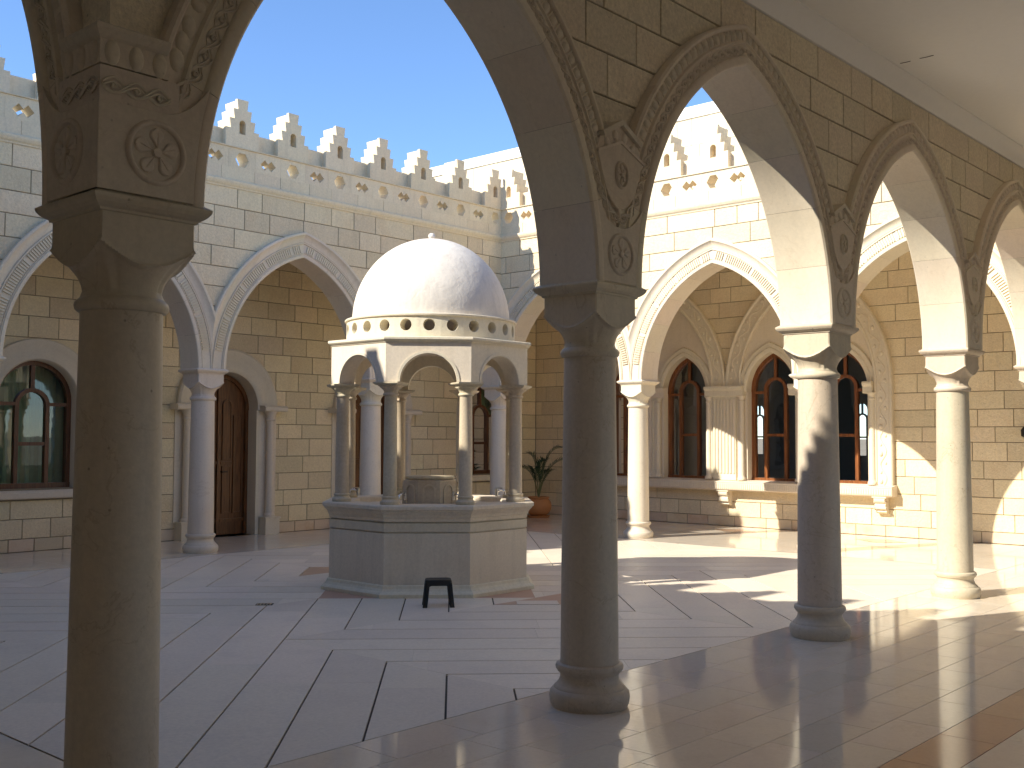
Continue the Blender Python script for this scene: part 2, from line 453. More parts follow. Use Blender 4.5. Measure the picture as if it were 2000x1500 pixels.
def flute_mesh():
    b = MB()
    for side in (1, -1):
        t0, t1 = arc_range(0.2)
        t0 = max(t0, 0.14); step = 0.037 / (RI + 0.13); n = int((t1 - 0.012 - t0) / step)
        for i in range(n):
            t = t0 + i * step
            if i % 14 == 13: continue
            v = []
            for tt in (t, t + step * 0.52):
                for rho in (0.080, 0.188):
                    x, z = arc_pt(rho, tt, side); v += [(x, 0.205, ZS + z), (x, 0.2255, ZS + z)]
            b.add(v, [(1, 3, 7, 5), (0, 1, 5, 4), (2, 6, 7, 3), (0, 2, 3, 1), (4, 5, 7, 6)])
    return b.mesh('fluting', M['smooth'])
FLUTE = flute_mesh()

def egg_mesh():
    b = MB()
    for side in (1, -1):
        t0 = math.asin((3.30 - ZS) / (RI + 0.207)); t1 = arc_range(0.207)[1]; step = 0.082 / (RI + 0.207); n = int((t1 - t0) / step)
        for i in range(n):
            t = t0 + (i + 0.5) * step; prof = []
            v = []; f = []
            for ring in range(4):
                rr = (1.0, 0.82, 0.5, 0.0)[ring]; hh = (0.0, 0.55, 0.86, 1.0)[ring]
                for k in range(10 if ring < 3 else 1):
                    a = 2 * math.pi * k / 10
                    rho = 0.207 + 0.036 * rr * math.cos(a); tt = t + 0.030 * rr * math.sin(a) / (RI + 0.207)
                    x, z = arc_pt(rho, tt, side); v.append((x, -0.204 - 0.020 * hh, ZS + z))
            for r in range(2):
                for k in range(10): k2 = (k + 1) % 10; f.append((r * 10 + k, r * 10 + k2, r * 10 + 10 + k2, r * 10 + 10 + k))
            for k in range(10): f.append((20 + k, 20 + (k + 1) % 10, 30))
            b.add(v, f)
            # dart between two eggs
            x, z = arc_pt(0.246, t + step / 2, side); x2, z2 = arc_pt(0.172, t + step / 2, side)
            b.tube([(x, -0.210, ZS + z), ((x + x2) / 2, -0.216, ZS + (z + z2) / 2), (x2, -0.209, ZS + z2)], 0.0055, 4, 0.003)
    return b.mesh('egg_and_dart', M['carved'], 50)
EGG = egg_mesh()

def bez(p0, p1, p2, n):
    return [((1 - t) ** 2 * p0[0] + 2 * t * (1 - t) * p1[0] + t * t * p2[0], (1 - t) ** 2 * p0[1] + 2 * t * (1 - t) * p1[1] + t * t * p2[1]) for t in [i / n for i in range(n)]]

def guilloche_path(rho=0.104, ubot=2.905):
    t0 = math.asin((3.20 - ZS) / (RI + rho)); t1 = arc_range(rho)[1]
    a = [(arc_pt(rho, t0 + (t1 - t0) * i / 60)[0], ZS + arc_pt(rho, t0 + (t1 - t0) * i / 60)[1]) for i in range(61)]
    x0, z0 = a[0]; x1, z1 = a[1]; k = (ubot - z0) / (z1 - z0); ctrl = (min(S / 2 - 0.03, x0 + (x1 - x0) * k), ubot)
    return bez((S / 2, ubot), ctrl, a[0], 14) + a

def resample(path, ds):
    out = [path[0]]; acc = 0.0
    for i in range(1, len(path)):
        p, q = path[i - 1], path[i]; L = math.hypot(q[0] - p[0], q[1] - p[1]); t = ds - acc
        while t <= L and L > 0:
            out.append((p[0] + (q[0] - p[0]) * t / L, p[1] + (q[1] - p[1]) * t / L)); t += ds
        acc = (acc + L) % ds
    return out

def braid(b, path, d, amp=0.024, period=0.094, r=0.0075, side=1):
    P = resample(path, period / 8)
    nrm = []
    for i in range(len(P)):
        p, q = P[max(i - 1, 0)], P[min(i + 1, len(P) - 1)]; L = math.hypot(q[0] - p[0], q[1] - p[1]) or 1
        nrm.append((-(q[1] - p[1]) / L, (q[0] - p[0]) / L))
    for ph in (0, 1):
        for extra in (-0.006, 0.006):
            pts = []
            for i, p in enumerate(P):
                o = (amp + extra * 0.6) * math.sin(math.pi * i / 8.0 * 1.0 + ph * math.pi) + extra
                pts.append((side * (p[0] + nrm[i][0] * o), d - (0.004 if math.cos(math.pi * i / 8.0 + ph * math.pi) > 0 else -0.001), p[1] + nrm[i][1] * o))
            b.tube(pts, r * 0.62, 4)
    for i in range(4, len(P), 8):
        c = P[i]
        prof = [(0.013, 0.0), (0.012, 0.007), (0.008, 0.009), (0.006, 0.004), (0.0005, 0.005)]
        v = []; f = []
        for k in range(10):
            a = 2 * math.pi * k / 10
            for rr, h in prof: v.append((side * (c[0] + rr * math.cos(a)), d - h, c[1] + rr * math.sin(a)))
        for k in range(10):
            k2 = (k + 1) % 10
            for j in range(4): f.append((k * 5 + j, k2 * 5 + j, k2 * 5 + j + 1, k * 5 + j + 1))
        b.add(v, f)

def guilloche_mesh():
    b = MB(); p = guilloche_path()
    for side in (1, -1): braid(b, p, -0.219, side=side)
    return b.mesh('guilloche_band', M['carved'], 60)
GUIL = guilloche_mesh()

def medallion_mesh(r=0.128, petals=5, depth=0.016, sx=1.0, name='medallion'):
    nr, na = 30, 120; v = []; f = []
    for i in range(nr + 1):
        q = i / nr
        for k in range(na):
            a = 2 * math.pi * k / na + math.pi / 2
            h = 0.0
            if q > 0.80: h = depth * max(0.0, math.cos((q - 0.90) / 0.10 * math.pi / 2)) ** 0.7
            elif q < 0.16: h = depth * (0.75 + 0.25 * math.cos(q / 0.16 * math.pi / 2))
            else:
                off = ((a - math.pi / 2) / (2 * math.pi / petals) + 0.5) % 1.0 - 0.5      # -0.5..0.5 inside one petal
                wid = 0.40 * math.sin(min(1.0, max(0.0, (q - 0.13) / 0.62)) ** 1.25 * math.pi) ** 0.55 if 0.13 < q < 0.75 else 0.0
                e = 1 - abs(off) / wid if wid > 0.02 else -1
                h = -0.007 if e <= 0 else depth * 0.8 * min(1.0, e * 3.2) ** 0.6 - 0.004
                if e > 0.9 and q < 0.62: h -= 0.004
            v.append((sx * r * q * math.cos(a), -h, r * q * math.sin(a)))
    for i in range(nr):
        for k in range(na):
            k2 = (k + 1) % na; f.append((i * na + k, i * na + k2, (i + 1) * na + k2, (i + 1) * na + k))
    return mesh(name, v, f, M['carved'], 50)
MEDAL = medallion_mesh()
ROSE = medallion_mesh(0.085, 6, 0.018, 0.72, 'rosette')

def pier_panel_mesh():
    """flat stone between two springing arches, with a U-shaped upper edge"""
    left = []; zs = [ZS + 0.012 + (3.00 - ZS - 0.012) * i / 8 for i in range(9)]
    for z in zs: left.append((S / 2 - arch_half(0.052, z), z))
    top = [(left[-1][0] * u, 2.852 + 0.148 * abs(u) ** 2.4) for u in [1 - i / 8 for i in range(17)]]
    poly = [(-x, z) for x, z in left][::-1][:-1]
    outer = [(x, z) for x, z in left] + top[1:-1] + [(-x, z) for x, z in left[::-1]]
    v, f = prism(outer, -0.20, -0.2325, 0.004)
    return mesh('pier_panel', v, f, M['carved'], None)
PANEL = pier_panel_mesh()

def gable_mesh():
    """the gable-topped carved stones that close the V between two arches"""
    zs = [2.965 + (3.285 - 2.965) * i / 9 for i in range(10)]
    right = []
    for z in zs:
        w = S / 2 - arch_half(0.150, z); h = (z - 2.96) / 0.16
        right.append((max(0.012, w * (math.sqrt(max(0.0, 1 - (1 - h) ** 2)) if h < 1 else 1)), z))
    b = MB(); b.add(*prism(right + [(0.0, 3.375)] + [(-x, z) for x, z in right[::-1]], -0.13, -0.2335, 0.003))
    xl = right[-1][0]; xu = max(0.02, S / 2 - arch_half(0.262, 3.40))
    b2 = MB(); b2.add(*prism([(xl, 3.285), (xu + 0.02, 3.40), (0.0, 3.50), (-xu - 0.02, 3.40), (-xl, 3.285), (0, 3.375)], -0.13, -0.224, 0.002))
    b3 = MB(); b3.add(*sweep2d([(-xu - 0.03, 3.385), (0, 3.487), (xu + 0.03, 3.385)], 0.03, -0.15, -0.252))
    b4 = MB(); b4.add(*sweep2d([(-xl, 3.278), (0, 3.368), (xl, 3.278)], 0.016, -0.15, -0.242))
    b5 = MB()
    for x, z, t in ((-0.125, 3.345, 0.6), (-0.045, 3.40, 0.3), (0.045, 3.40, -0.3), (0.125, 3.345, -0.6)):
        n = 10; v = []; f = []
        for ring in range(4):
            rr = (1.0, 0.82, 0.5, 0.0)[ring]; hh = (0.0, 0.55, 0.86, 1.0)[ring]
            for k in range(n if ring < 3 else 1):
                a = 2 * math.pi * k / n; px, pz = 0.028 * rr * math.cos(a), 0.038 * rr * math.sin(a)
                v.append((x + px * math.cos(t) - pz * math.sin(t), -0.223 - 0.017 * hh, z + px * math.sin(t) + pz * math.cos(t)))
        for q in range(2):
            for k in range(n): k2 = (k + 1) % n; f.append((q * n + k, q * n + k2, q * n + n + k2, q * n + n + k))
        for k in range(n): f.append((2 * n + k, 2 * n + (k + 1) % n, 3 * n))
        b5.add(v, f)
    return [b.mesh('junction_stone', M['carved'])] + [q.mesh('gable_fillet', M['carved']) for q in (b2, b3, b4)] + [b5.mesh('gable_eggs', M['carved'], 60)]
GABLES = gable_mesh()


# ------------------------------------------------------------------ stone courses
def wall_blocks(parent, a0, a1, courses, d0, d1, mat, openings=(), seed=0, gap=0.011, lens=(0.32, 0.72), keep=300, rank=None, ch=0.004, name='stone_block', zmat=None):
    rnd = random.Random(seed); pieces = []; prev = []
    for zi in range(len(courses) - 1):
        zl, zh = courses[zi] + gap / 2, courses[zi + 1] - gap / 2
        ops = sorted([o for o in openings if o[1](zl) > 0 or o[1](zh) > 0], key=lambda o: o[0])
        spans = []; L = (lambda z, a=a0: a)
        for o in ops:
            spans.append((L, (lambda z, o=o: o[0] - o[1](z))))
            L = (lambda z, o=o: o[0] + o[1](z))
        spans.append((L, (lambda z, a=a1: a)))
        joints_here = []
        zz = [zl + (zh - zl) * i / 6 for i in range(7)]
        for Lf, Rf in spans:
            lo = max(Lf(z) for z in zz); hi = min(Rf(z) for z in zz)
            cuts = []; a = lo
            while True:
                step = rnd.uniform(*lens)
                a += step
                for _ in range(6):
                    if all(abs(a - p) > 0.10 for p in prev): break
                    a += 0.07
                if a > hi - 0.16: break
                cuts.append(a)
            joints_here += cuts
            edges = [Lf] + [(lambda z, c=c: c) for c in cuts] + [Rf]
            for i in range(len(edges) - 1):
                l, r = edges[i], edges[i + 1]
                lc = abs(l(zl) - l(zh)) > 1e-6; rc = abs(r(zl) - r(zh)) > 1e-6
                sam = zz if (lc or rc) else [zl, zh]
                pts = [(z, l(z) + gap / 2, r(z) - gap / 2) for z in sam]
                pts = [p for p in pts if p[2] - p[1] > 0.025]
                if len(pts) < 2: continue
                poly = [(p[1], p[0]) for p in pts][::-1] + [(p[2], p[0]) for p in pts]
                if not lc: poly = [(pts[-1][1], pts[-1][0]), (pts[0][1], pts[0][0])] + [(p[2], p[0]) for p in pts]
                if not rc: poly = [(p[1], p[0]) for p in pts][::-1] + [(pts[0][2], pts[0][0]), (pts[-1][2], pts[-1][0])]
                pieces.append((poly, zi))
        prev = joints_here
    if rank: pieces.sort(key=lambda q: rank(sum(p[0] for p in q[0]) / len(q[0]), sum(p[1] for p in q[0]) / len(q[0])))
    rest = MB()
    for i, (poly, zi) in enumerate(pieces):
        j = rnd.uniform(-0.003, 0.003)
        m = zmat if (zmat is not None and zi == 0) else mat
        if i < keep:
            ca = sum(p[0] for p in poly) / len(poly); cz = sum(p[1] for p in poly) / len(poly)
            v, f = prism([(p[0] - ca, p[1] - cz) for p in poly], d0, d1 + j, ch)
            obj(name, mesh(name, v, f, m), parent, (ca, 0, cz))
        else:
            rest.add(*prism(poly, d0, d1 + j, ch))
    if rest.v: obj('stone_blocks', rest.mesh('stone_blocks', mat), parent, kind='stuff')

# ------------------------------------------------------------------ parapet pieces (shared)
PD = 0.20      # courtyard face of the walls
def star_hole(vert):
    h, o = (0.088, 0.034) if vert else (0.078, 0.056)
    # two diamonds overlapping side by side (or one above the other)
    y = h - o
    p = [(-o - h, 0), (-o, -h), (0, -y), (o, -h), (o + h, 0), (o, h), (0, y), (-o, h)]
    if vert: p = [(-0.112, 0), (-0.052, -0.098), (0.052, -0.098), (0.112, 0), (0.052, 0.098), (-0.052, 0.098)]
    return p
def parapet_panel(vert, wid):
    out = [(-wid / 2 + .001, 5.372), (wid / 2 - .001, 5.372), (wid / 2 - .001, 5.655), (-wid / 2 + .001, 5.655)]
    hole = [(x, 5.500 + z) for x, z in star_hole(vert)]
    v, f = plate(out, [hole], -0.04, PD - 0.004)
    return mesh('pierced_panel', v, f, M['parapet'])
def merlon_mesh(k=1.0):
    tiers = [(0.275, 5.676, 5.937), (0.207, 5.937, 6.080), (0.145, 6.080, 6.222), (0.088, 6.222, 6.368)]
    def outline(sh):
        r = []
        for i, (hw, z0, z1) in enumerate(tiers):
            fl = 0.0 if i == 0 else 0.012
            r += [((hw - fl) * k - sh, z0), ((hw + fl * 0.5) * k - sh, z1 - (sh if i == 3 else 0))]
        return r + [(-x, z) for x, z in r[::-1]]
    niche = [(-0.052, 5.872), (0.052, 5.872), (0.052, 6.02)] + [(0.052 * math.cos(t), 6.02 + 0.052 * math.sin(t)) for t in [math.pi * i / 8 for i in range(1, 8)]] + [(-0.052, 6.02)]
    b = MB()
    b.add(*plate(outline(0.0), [niche], 0.145, PD - 0.006))
    b2 = MB(); b2.add(*plate(outline(0.014), [niche], -0.13, 0.145))
    b3 = MB(); b3.add(*prism([(-0.07, 5.85), (0.07, 5.85), (0.07, 6.09), (-0.07, 6.09)], 0.03, 0.05))
    return b.mesh('merlon_face', M['parapet']), b2.mesh('merlon_back', M['parapet']), b3.mesh('niche_back', M['parapet'])

# ------------------------------------------------------------------ arcade walls
def arcade(name, label, origin, ang, bays, gallery_detail, court_detail, facade_seed, pitch, first_niche, ztop=5.08, parapet=True, gal_courses=None):
    t = thing(name, label, 'wall', (origin[0], origin[1], 0), ang, 'walls around the courtyard')
    LEN = bays * S
    # core
    b = MB(); dA, dB = -0.138, PD - 0.012
    for k in range(bays):
        c = (k + 0.5) * S; xs = [-S / 2 - (0.15 if k == 0 else 0)] + [-S / 2] * 0 + [-1.36 + 2.72 * i / 32 for i in range(33)] + [S / 2 + (0.15 if k == bays - 1 else 0)]
        zb = [ZS + 0.015] + [max(ZS + 0.015, arch_z(0.06, x)) for x in xs[1:-1]] + [ZS + 0.015]
        n = len(xs); v = []
        for x, z in zip(xs, zb): v += [(c + x, dA, z), (c + x, dB, z), (c + x, dB, ztop + 0.03), (c + x, dA, ztop + 0.03)]
        f = []
        for i in range(n - 1):
            for q in range(4): q2 = (q + 1) % 4; f.append((i * 4 + q, i * 4 + q2, i * 4 + 4 + q2, i * 4 + 4 + q))
        f += [(0, 1, 2, 3), (n * 4 - 1, n * 4 - 2, n * 4 - 3, n * 4 - 4)]
        b.add(v, f)
    obj('wall_core', b.mesh('wall_core', M['mortar']), t)
    for k in range(bays):
        c = (k + 0.5) * S
        for me in VOUS: obj('voussoir', me, t, (c, 0, 0))
        if court_detail: obj('fluting', FLUTE, t, (c, 0, 0), kind='stuff')
        if gallery_detail:
            obj('egg_and_dart', EGG, t, (c, 0, 0), kind='stuff')
            obj('guilloche_band', GUIL, t, (c, 0, 0), kind='stuff')
        if gallery_detail and 0 < k:
            a = k * S
            obj('pier_panel', PANEL, t, (a, 0, 0)); g = obj('junction_stone', GABLES[0], t, (a, 0, 0))
            for q in GABLES[1:4]: obj('gable_fillet', q, g)
            obj('gable_eggs', GABLES[4], g, kind='stuff')
            obj('medallion', MEDAL, t, (a, -0.2325, 2.69)); obj('rosette', ROSE, t, (a, -0.2335, 3.17))
    ops = [((k + 0.5) * S, (lambda z: arch_half(0.21, z))) for k in range(bays)]
    opsc = [((k + 0.5) * S, (lambda z: arch_half(0.29, z))) for k in range(bays)]
    if gallery_detail:
        wall_blocks(t, -0.1, LEN + 0.1, gal_courses, -0.135, -0.152, M['near'], ops, facade_seed + 5, lens=(0.34, 0.62))
    if court_detail:
        wall_blocks(t, 0.0, LEN, [2.84, 3.115, 3.39, 3.67, 3.95, 4.235, 4.51, 4.80, ztop], PD - 0.014, PD, M['facade'], opsc, facade_seed, lens=(0.30, 0.70))
    if not court_detail:
        bb = MB(); 
        for k in range(bays):
            c = (k + 0.5) * S; n = 33; v = []
            for i in range(n):
                x = -S / 2 + S * i / (n - 1); z = max(ZS + 0.3, arch_z(0.3, x)); v += [(c + x, PD, min(z, ztop)), (c + x, PD, ztop)]
            bb.add(v, [(2 * i, 2 * i + 2, 2 * i + 3, 2 * i + 1) for i in range(n - 1)])
        obj('wall_face', bb.mesh('wall_face', M['facade']), t)
    if not gallery_detail:
        bb = MB()
        for k in range(bays):
            c = (k + 0.5) * S; n = 33; v = []
            for i in range(n):
                x = -S / 2 + S * i / (n - 1); z = max(ZS + 0.3, arch_z(0.2, x)); v += [(c + x, -0.15, min(z, ztop)), (c + x, -0.15, ztop)]
            bb.add(v, [(2 * i, 2 * i + 2, 2 * i + 3, 2 * i + 1) for i in range(n - 1)])
        obj('inner_wall_face', bb.mesh('inner_wall_face', M['gallery']), t)
    if parapet:
        e0, e1 = PD + 0.003, LEN - PD - 0.003
        prof = [(PD - 0.06, 5.07), (PD + 0.012, 5.075), (PD + 0.016, 5.095), (PD + 0.034, 5.115), (PD + 0.048, 5.145), (PD + 0.050, 5.175), (PD + 0.03, 5.192), (PD - 0.06, 5.195)]
        obj('string_course', MB().add(*extrude_profile(prof, e0 - 0.1, e1 + 0.1)).mesh('string_course', M['parapet']), t)
        wall_blocks(t, e0 - 0.05, e1 + 0.05, [5.193, 5.374], -0.04, PD - 0.002, M['parapet'], (), facade_seed + 9, gap=0.004, lens=(0.35, 0.6), ch=0.002, name='parapet_block')
        hp = pitch / 2
        pa, pb = parapet_panel(False, hp), parapet_panel(True, hp)
        mf, mb_, mn = merlon_mesh(pitch / 0.881)
        k0 = -int((first_niche - e0) / hp); a = first_niche + k0 * hp; k = k0
        while a < e1 + 0.05:
            if a > e0 - 0.1: obj('pierced_panel', pb if k % 2 == 0 else pa, t, (a, 0, 0))
            if k % 2 == 0 and e0 + 0.12 < a < e1 - 0.12:
                mr = obj('merlon', mf, t, (a, 0, 0)); obj('merlon_back', mb_, mr); obj('niche_back', mn, mr)
            k += 1; a += hp
        lp = [(0.0, 5.652), (PD + 0.004, 5.656), (PD + 0.018, 5.662), (PD + 0.018, 5.674), (PD - 0.004, 5.680), (0.0, 5.680)]
        obj('ledge', MB().add(*extrude_profile(lp, e0 - 0.05, e1 + 0.05)).mesh('ledge', M['parapet']), t)
        obj('parapet_wall', MB().add(*extrude_profile([(0.005, 5.67), (0.085, 5.67), (0.085, 5.925), (0.07, 5.94), (0.005, 5.94)], e0 - 0.05, e1 + 0.05)).mesh('parapet_wall', M['parapet']), t)
    return t

GC = [2.84, 3.11, 3.38, 3.655, 3.925, 4.195, 4.47, 4.755]
arcR = arcade('arcade_wall', 'shaded stone arcade wall on the right with carved arch bands under the white ceiling', (0, 0), 0, 4, True, False, 3, 0.881, 0.4, parapet=False, gal_courses=GC)
arcF = arcade('arcade_wall', 'dark arcade wall running off the left edge from the nearest column', (0, WY), -math.pi / 2, 3, True, False, 4, 0.84, 4.555, gal_courses=GC)
arcL = arcade('arcade_wall', 'shaded arcade wall with stepped merlons behind the domed fountain', (LX, WY), math.pi, 4, False, True, 5, 0.881, LX - 7.39)
arcB = arcade('arcade_wall', 'sunlit arcade wall with stepped merlons seen through the right-hand arches', (LX, 0), math.pi / 2, 3, False, True, 6, 0.84, 4.545)
bpy.context.view_layer.update()

# corner pier above the nearest column (parts of the right-hand arcade wall)
obj('corner_pier', MB().box(-0.2375, 0.0, -0.2375, 0.0, ZS + 0.012, 2.850).mesh('corner_pier', M['carved']), arcR)
_pl = [(S / 2 - arch_half(0.052, z), z) for z in [ZS + 0.012 + (3.00 - ZS - 0.012) * i / 8 for i in range(9)]]
_pt = [(_pl[-1][0] * u, 2.852 + 0.148 * abs(u) ** 2.4) for u in [1 - i / 8 for i in range(1, 9)]]
for rz, sg in ((0, 1), (-math.pi / 2, -1)):
    pp = [(-0.2380, ZS + 0.012)] + _pl + _pt + [(-0.2380, 2.850)]
    obj('pier_panel', MB().add(*prism([(sg * a, z) for a, z in pp], -0.19, -0.2385, 0.003)).mesh('pier_panel', M['carved']), arcR, (0, 0, 0), rz)
obj('corner_stone', MB().box(-0.200, 0.13, -0.200, 0.13, 2.80, 3.10).mesh('corner_stone', M['carved']), arcR)
b = MB().box(-0.2312, 0.098, -0.2312, 0.098, 2.80, 2.984)
ct = obj('corner_stone', b.mesh('corner_stone', M['carved']), arcR)
obj('corner_stone', MB().box(-0.2330, 0.050, -0.2330, 0.050, 2.990, 3.10).mesh('corner_stone', M['carved']), ct)
for q in ((0.250, 0.030),):
    v = []
    for d, z in ((0.232, 3.082), (0.246, 3.092), (0.256, 3.104), (0.262, 3.112), (0.262, 3.128), (0.250, 3.136)):
        v += [(-d, -d, z), (0.040, -d, z), (0.040, 0.040, z), (-d, 0.040, z)]
    f = [(r_ * 4 + k, r_ * 4 + (k + 1) % 4, r_ * 4 + 4 + (k + 1) % 4, r_ * 4 + 4 + k) for r_ in range(5) for k in range(4)] + [(20, 21, 22, 23), (3, 2, 1, 0)]
    obj('ledge_stone', MB().add(v, f).mesh('ledge_stone', M['carved']), ct)
b = MB().box(-0.163, 0.06, -0.163, 0.06, 3.1, 4.77)
obj('corner_block', b.mesh('corner_block', M['near']), arcR)
for k, rz in enumerate((0, -math.pi / 2)):
    obj('medallion', MEDAL, arcR, (0.0, -0.2390, 2.69) if k == 0 else (-0.2390, 0.0, 2.69), rz)
bb = MB(); braid(bb, [(-0.225, 2.912), (0.06, 2.905)], -0.234)
bb2 = MB(); braid(bb2, [(-0.06, 2.905), (0.225, 2.912)], -0.234)
# eggs under the ledge
def eggs_line(b, x0, x1, z, d):
    n = max(1, int((x1 - x0) / 0.08))
    for i in range(n + 1):
        x = x0 + (x1 - x0) * i / n; v = []; f = []
        for ring in range(4):
            rr = (1.0, 0.82, 0.5, 0.0)[ring]; hh = (0.0, 0.55, 0.86, 1.0)[ring]
            for k in range(12 if ring < 3 else 1):
                a = 2 * math.pi * k / 12; v.append((x + 0.032 * rr * math.cos(a), d - 0.018 * hh, z + 0.05 * rr * math.sin(a)))
        for r in range(2):
            for k in range(12): k2 = (k + 1) % 12; f.append((r * 12 + k, r * 12 + k2, r * 12 + 12 + k2, r * 12 + 12 + k))
        for k in range(12): f.append((24 + k, 24 + (k + 1) % 12, 36))
        b.add(v, f)
eggs_line(bb, -0.185, 0.01, 3.036, -0.232); eggs_line(bb2, -0.01, 0.185, 3.036, -0.232)
for k, z in enumerate((3.09, 3.165, 3.24)):
    x = S / 2 - arch_half(0.207, z); eggs_line(bb, x, x + 0.001, z, -0.205); eggs_line(bb2, -x - 0.001, -x, z, -0.205)
obj('corner_carving', bb.mesh('corner_carving', M['carved'], 60), arcR, kind='stuff')
obj('corner_carving', bb2.mesh('corner_carving', M['carved'], 60), arcR, (0, 0, 0), -math.pi / 2, kind='stuff')

# ------------------------------------------------------------------ gallery back walls
ZC = [0.0, 0.177, 0.445, 0.702, 0.985, 1.262, 1.553, 1.792, 2.066, 2.345, 2.656, 2.945, 3.245, 3.533, 3.81, 4.09, 4.37, 4.66, 4.80]
YW = WY + 1.72          # face of the left gallery wall
XB = LX + 3.0           # face of the far gallery wall
def round_half(w, zs, zb, r=None):
    r = r or w
    return lambda z: (w if z <= zs else (math.sqrt(r * r - (z - zs) ** 2) * w / r if z - zs < r else 0.0)) if z > zb else 0.0
def round_path(c, w, zs, zb, n=20):
    return [(c + w, zb), (c + w, zs)] + [(c + w * math.cos(math.pi * i / n), zs + w * math.sin(math.pi * i / n)) for i in range(1, n)] + [(c - w, zs), (c - w, zb)]
def pt_arc(w, h):      # two-centred arch of half width w and rise h
    co = (h * h - w * w) / (2 * w)
    return co, w + co
def point_path(c, w, zs, h, zb, n=12):
    co, R = pt_arc(w, h); te = math.acos(co / R) if co > 0 else math.acos(co / R)
    r = [(c + R * math.cos(te * i / n) - co, zs + R * math.sin(te * i / n)) for i in range(n + 1)]
    return [(c + w, zb)] + r + [(2 * c - x, z) for x, z in r[::-1][1:]] + [(c - w, zb)]
def point_half(w, zs, h, zb):
    co, R = pt_arc(w, h)
    def fn(z):
        if z < zb: return 0.0
        if z <= zs: return w
        q = R * R - (z - zs) ** 2
        return max(0.0, math.sqrt(q) - co) if q > 0 and z - zs < h else 0.0
    return fn

gwL = thing('gallery_wall', 'shaded sandstone block wall with arched wooden doors and curtained windows on the left', 'wall', (XB, YW, 0), math.pi, 'gallery walls')
aL = lambda x: XB - x
gwB = thing('gallery_wall', 'sunlit block wall with paired pointed windows at the far end', 'wall', (XB, 0, 0), math.pi / 2, 'gallery walls')

WIN_L = [4.555, 13.62]; DOOR_L = [2.5 * S, 3.5 * S]
holesL = [round_path(aL(x), 0.56, 2.085, 0.86) for x in WIN_L] + [round_path(aL(x), 0.545, 2.05, 0.0) for x in DOOR_L]
# core with real openings (doors are notches in the outline)
outer = [(-0.5, 0.0)]
for c in sorted(aL(x) for x in DOOR_L): outer += [(p[0], p[1]) for p in round_path(c, 0.575, 2.05, 0.0)[::-1]]
outer += [(XB + 6.5, 0.0), (XB + 6.5, 5.0), (-0.5, 5.0)]
v, f = plate(outer, holesL[:2], -0.34, -0.012)
obj('wall_core', mesh('wall_core', v, f, M['mortar']), gwL)
opsL = [(aL(x), round_half(0.74, 2.085, 0.70)) for x in WIN_L] + [(aL(x), round_half(0.80, 2.05, -1)) for x in DOOR_L]
wall_blocks(gwL, 0.0, 12.4, ZC, -0.014, 0.0, M['gallery'], opsL, 21, lens=(0.34, 0.62), rank=lambda a, z: (a > 12.0) * 5 + max(0, z - 3.9) * 3 + abs(z - 2) * 0.1, zmat=M['skirt'])

# window and door joinery -------------------------------------------------
def bars(parent, name, paths, w, d0, d1, mat):
    for p in paths: obj(name, MB().add(*sweep2d(p, w, d0, d1)).mesh(name, mat), parent)
def pane(parent, poly, d):
    n = len(poly)
    me = mesh('pane', [(a, d, z) for a, z in poly], [tuple(range(n))], M['glass'], recalc=False)
    obj('pane', me, parent)
def arch_window(parent, c, halff, zb, ztr, ci_w, ci_zs, rail, apex, out_path, fmat, d, lab=None):
    """joinery of one arched window: outer frame, inner arched light, transoms, mullion, rail, six panes"""
    w = obj('window', MB().add(*sweep2d(out_path, 0.07, d - 0.05, d + 0.05)).mesh('window', fmat), parent, label=lab)
    sill = MB().box(c - halff(zb + .01), c + halff(zb + .01), d - 0.05, d + 0.06, zb, zb + 0.07).mesh('bottom_rail', fmat)
    obj('bottom_rail', sill, w)
    inner = round_path(c, ci_w, ci_zs, zb + 0.05, 16)
    bars(w, 'inner_arch', [inner], 0.055, d - 0.035, d + 0.045, fmat)
    hw = halff(ztr) - 0.02
    bars(w, 'transom', [[(c - hw, ztr), (c - ci_w, ztr)], [(c + ci_w, ztr), (c + hw, ztr)]], 0.05, d - 0.03, d + 0.035, fmat)
    bars(w, 'mullion', [[(c, ci_zs + ci_w), (c, apex - 0.02)]], 0.055, d - 0.03, d + 0.035, fmat)
    bars(w, 'rail', [[(c - ci_w, rail), (c + ci_w, rail)]], 0.05, d - 0.03, d + 0.035, fmat)
    z0 = zb + 0.05
    pane(w, [(c - hw, z0), (c - ci_w, z0), (c - ci_w, ztr), (c - hw, ztr)], d)
    pane(w, [(c + ci_w, z0), (c + hw, z0), (c + hw, ztr), (c + ci_w, ztr)], d)
    pane(w, [(c - ci_w, z0), (c + ci_w, z0), (c + ci_w, rail), (c - ci_w, rail)], d)
    top = [(c + ci_w * math.cos(math.pi * i / 12), ci_zs + ci_w * math.sin(math.pi * i / 12)) for i in range(13)]
    pane(w, [(c - ci_w, rail), (c + ci_w, rail)] + top, d)
    for s in (1, -1):
        zs_ = [ztr + (apex - ztr) * i / 12 for i in range(13)]
        o = [(c + s * halff(z), z) for z in zs_]; o[-1] = (c, apex)
        i_ = [(c + s * ci_w * math.cos(a), ci_zs + ci_w * math.sin(a)) for a in [math.pi / 2 * k / 8 for k in range(8, -1, -1)]]
        pane(w, o + i_ + ([(c + s * ci_w, ztr)] if ztr < ci_zs - 0.01 else []), d)
    return w

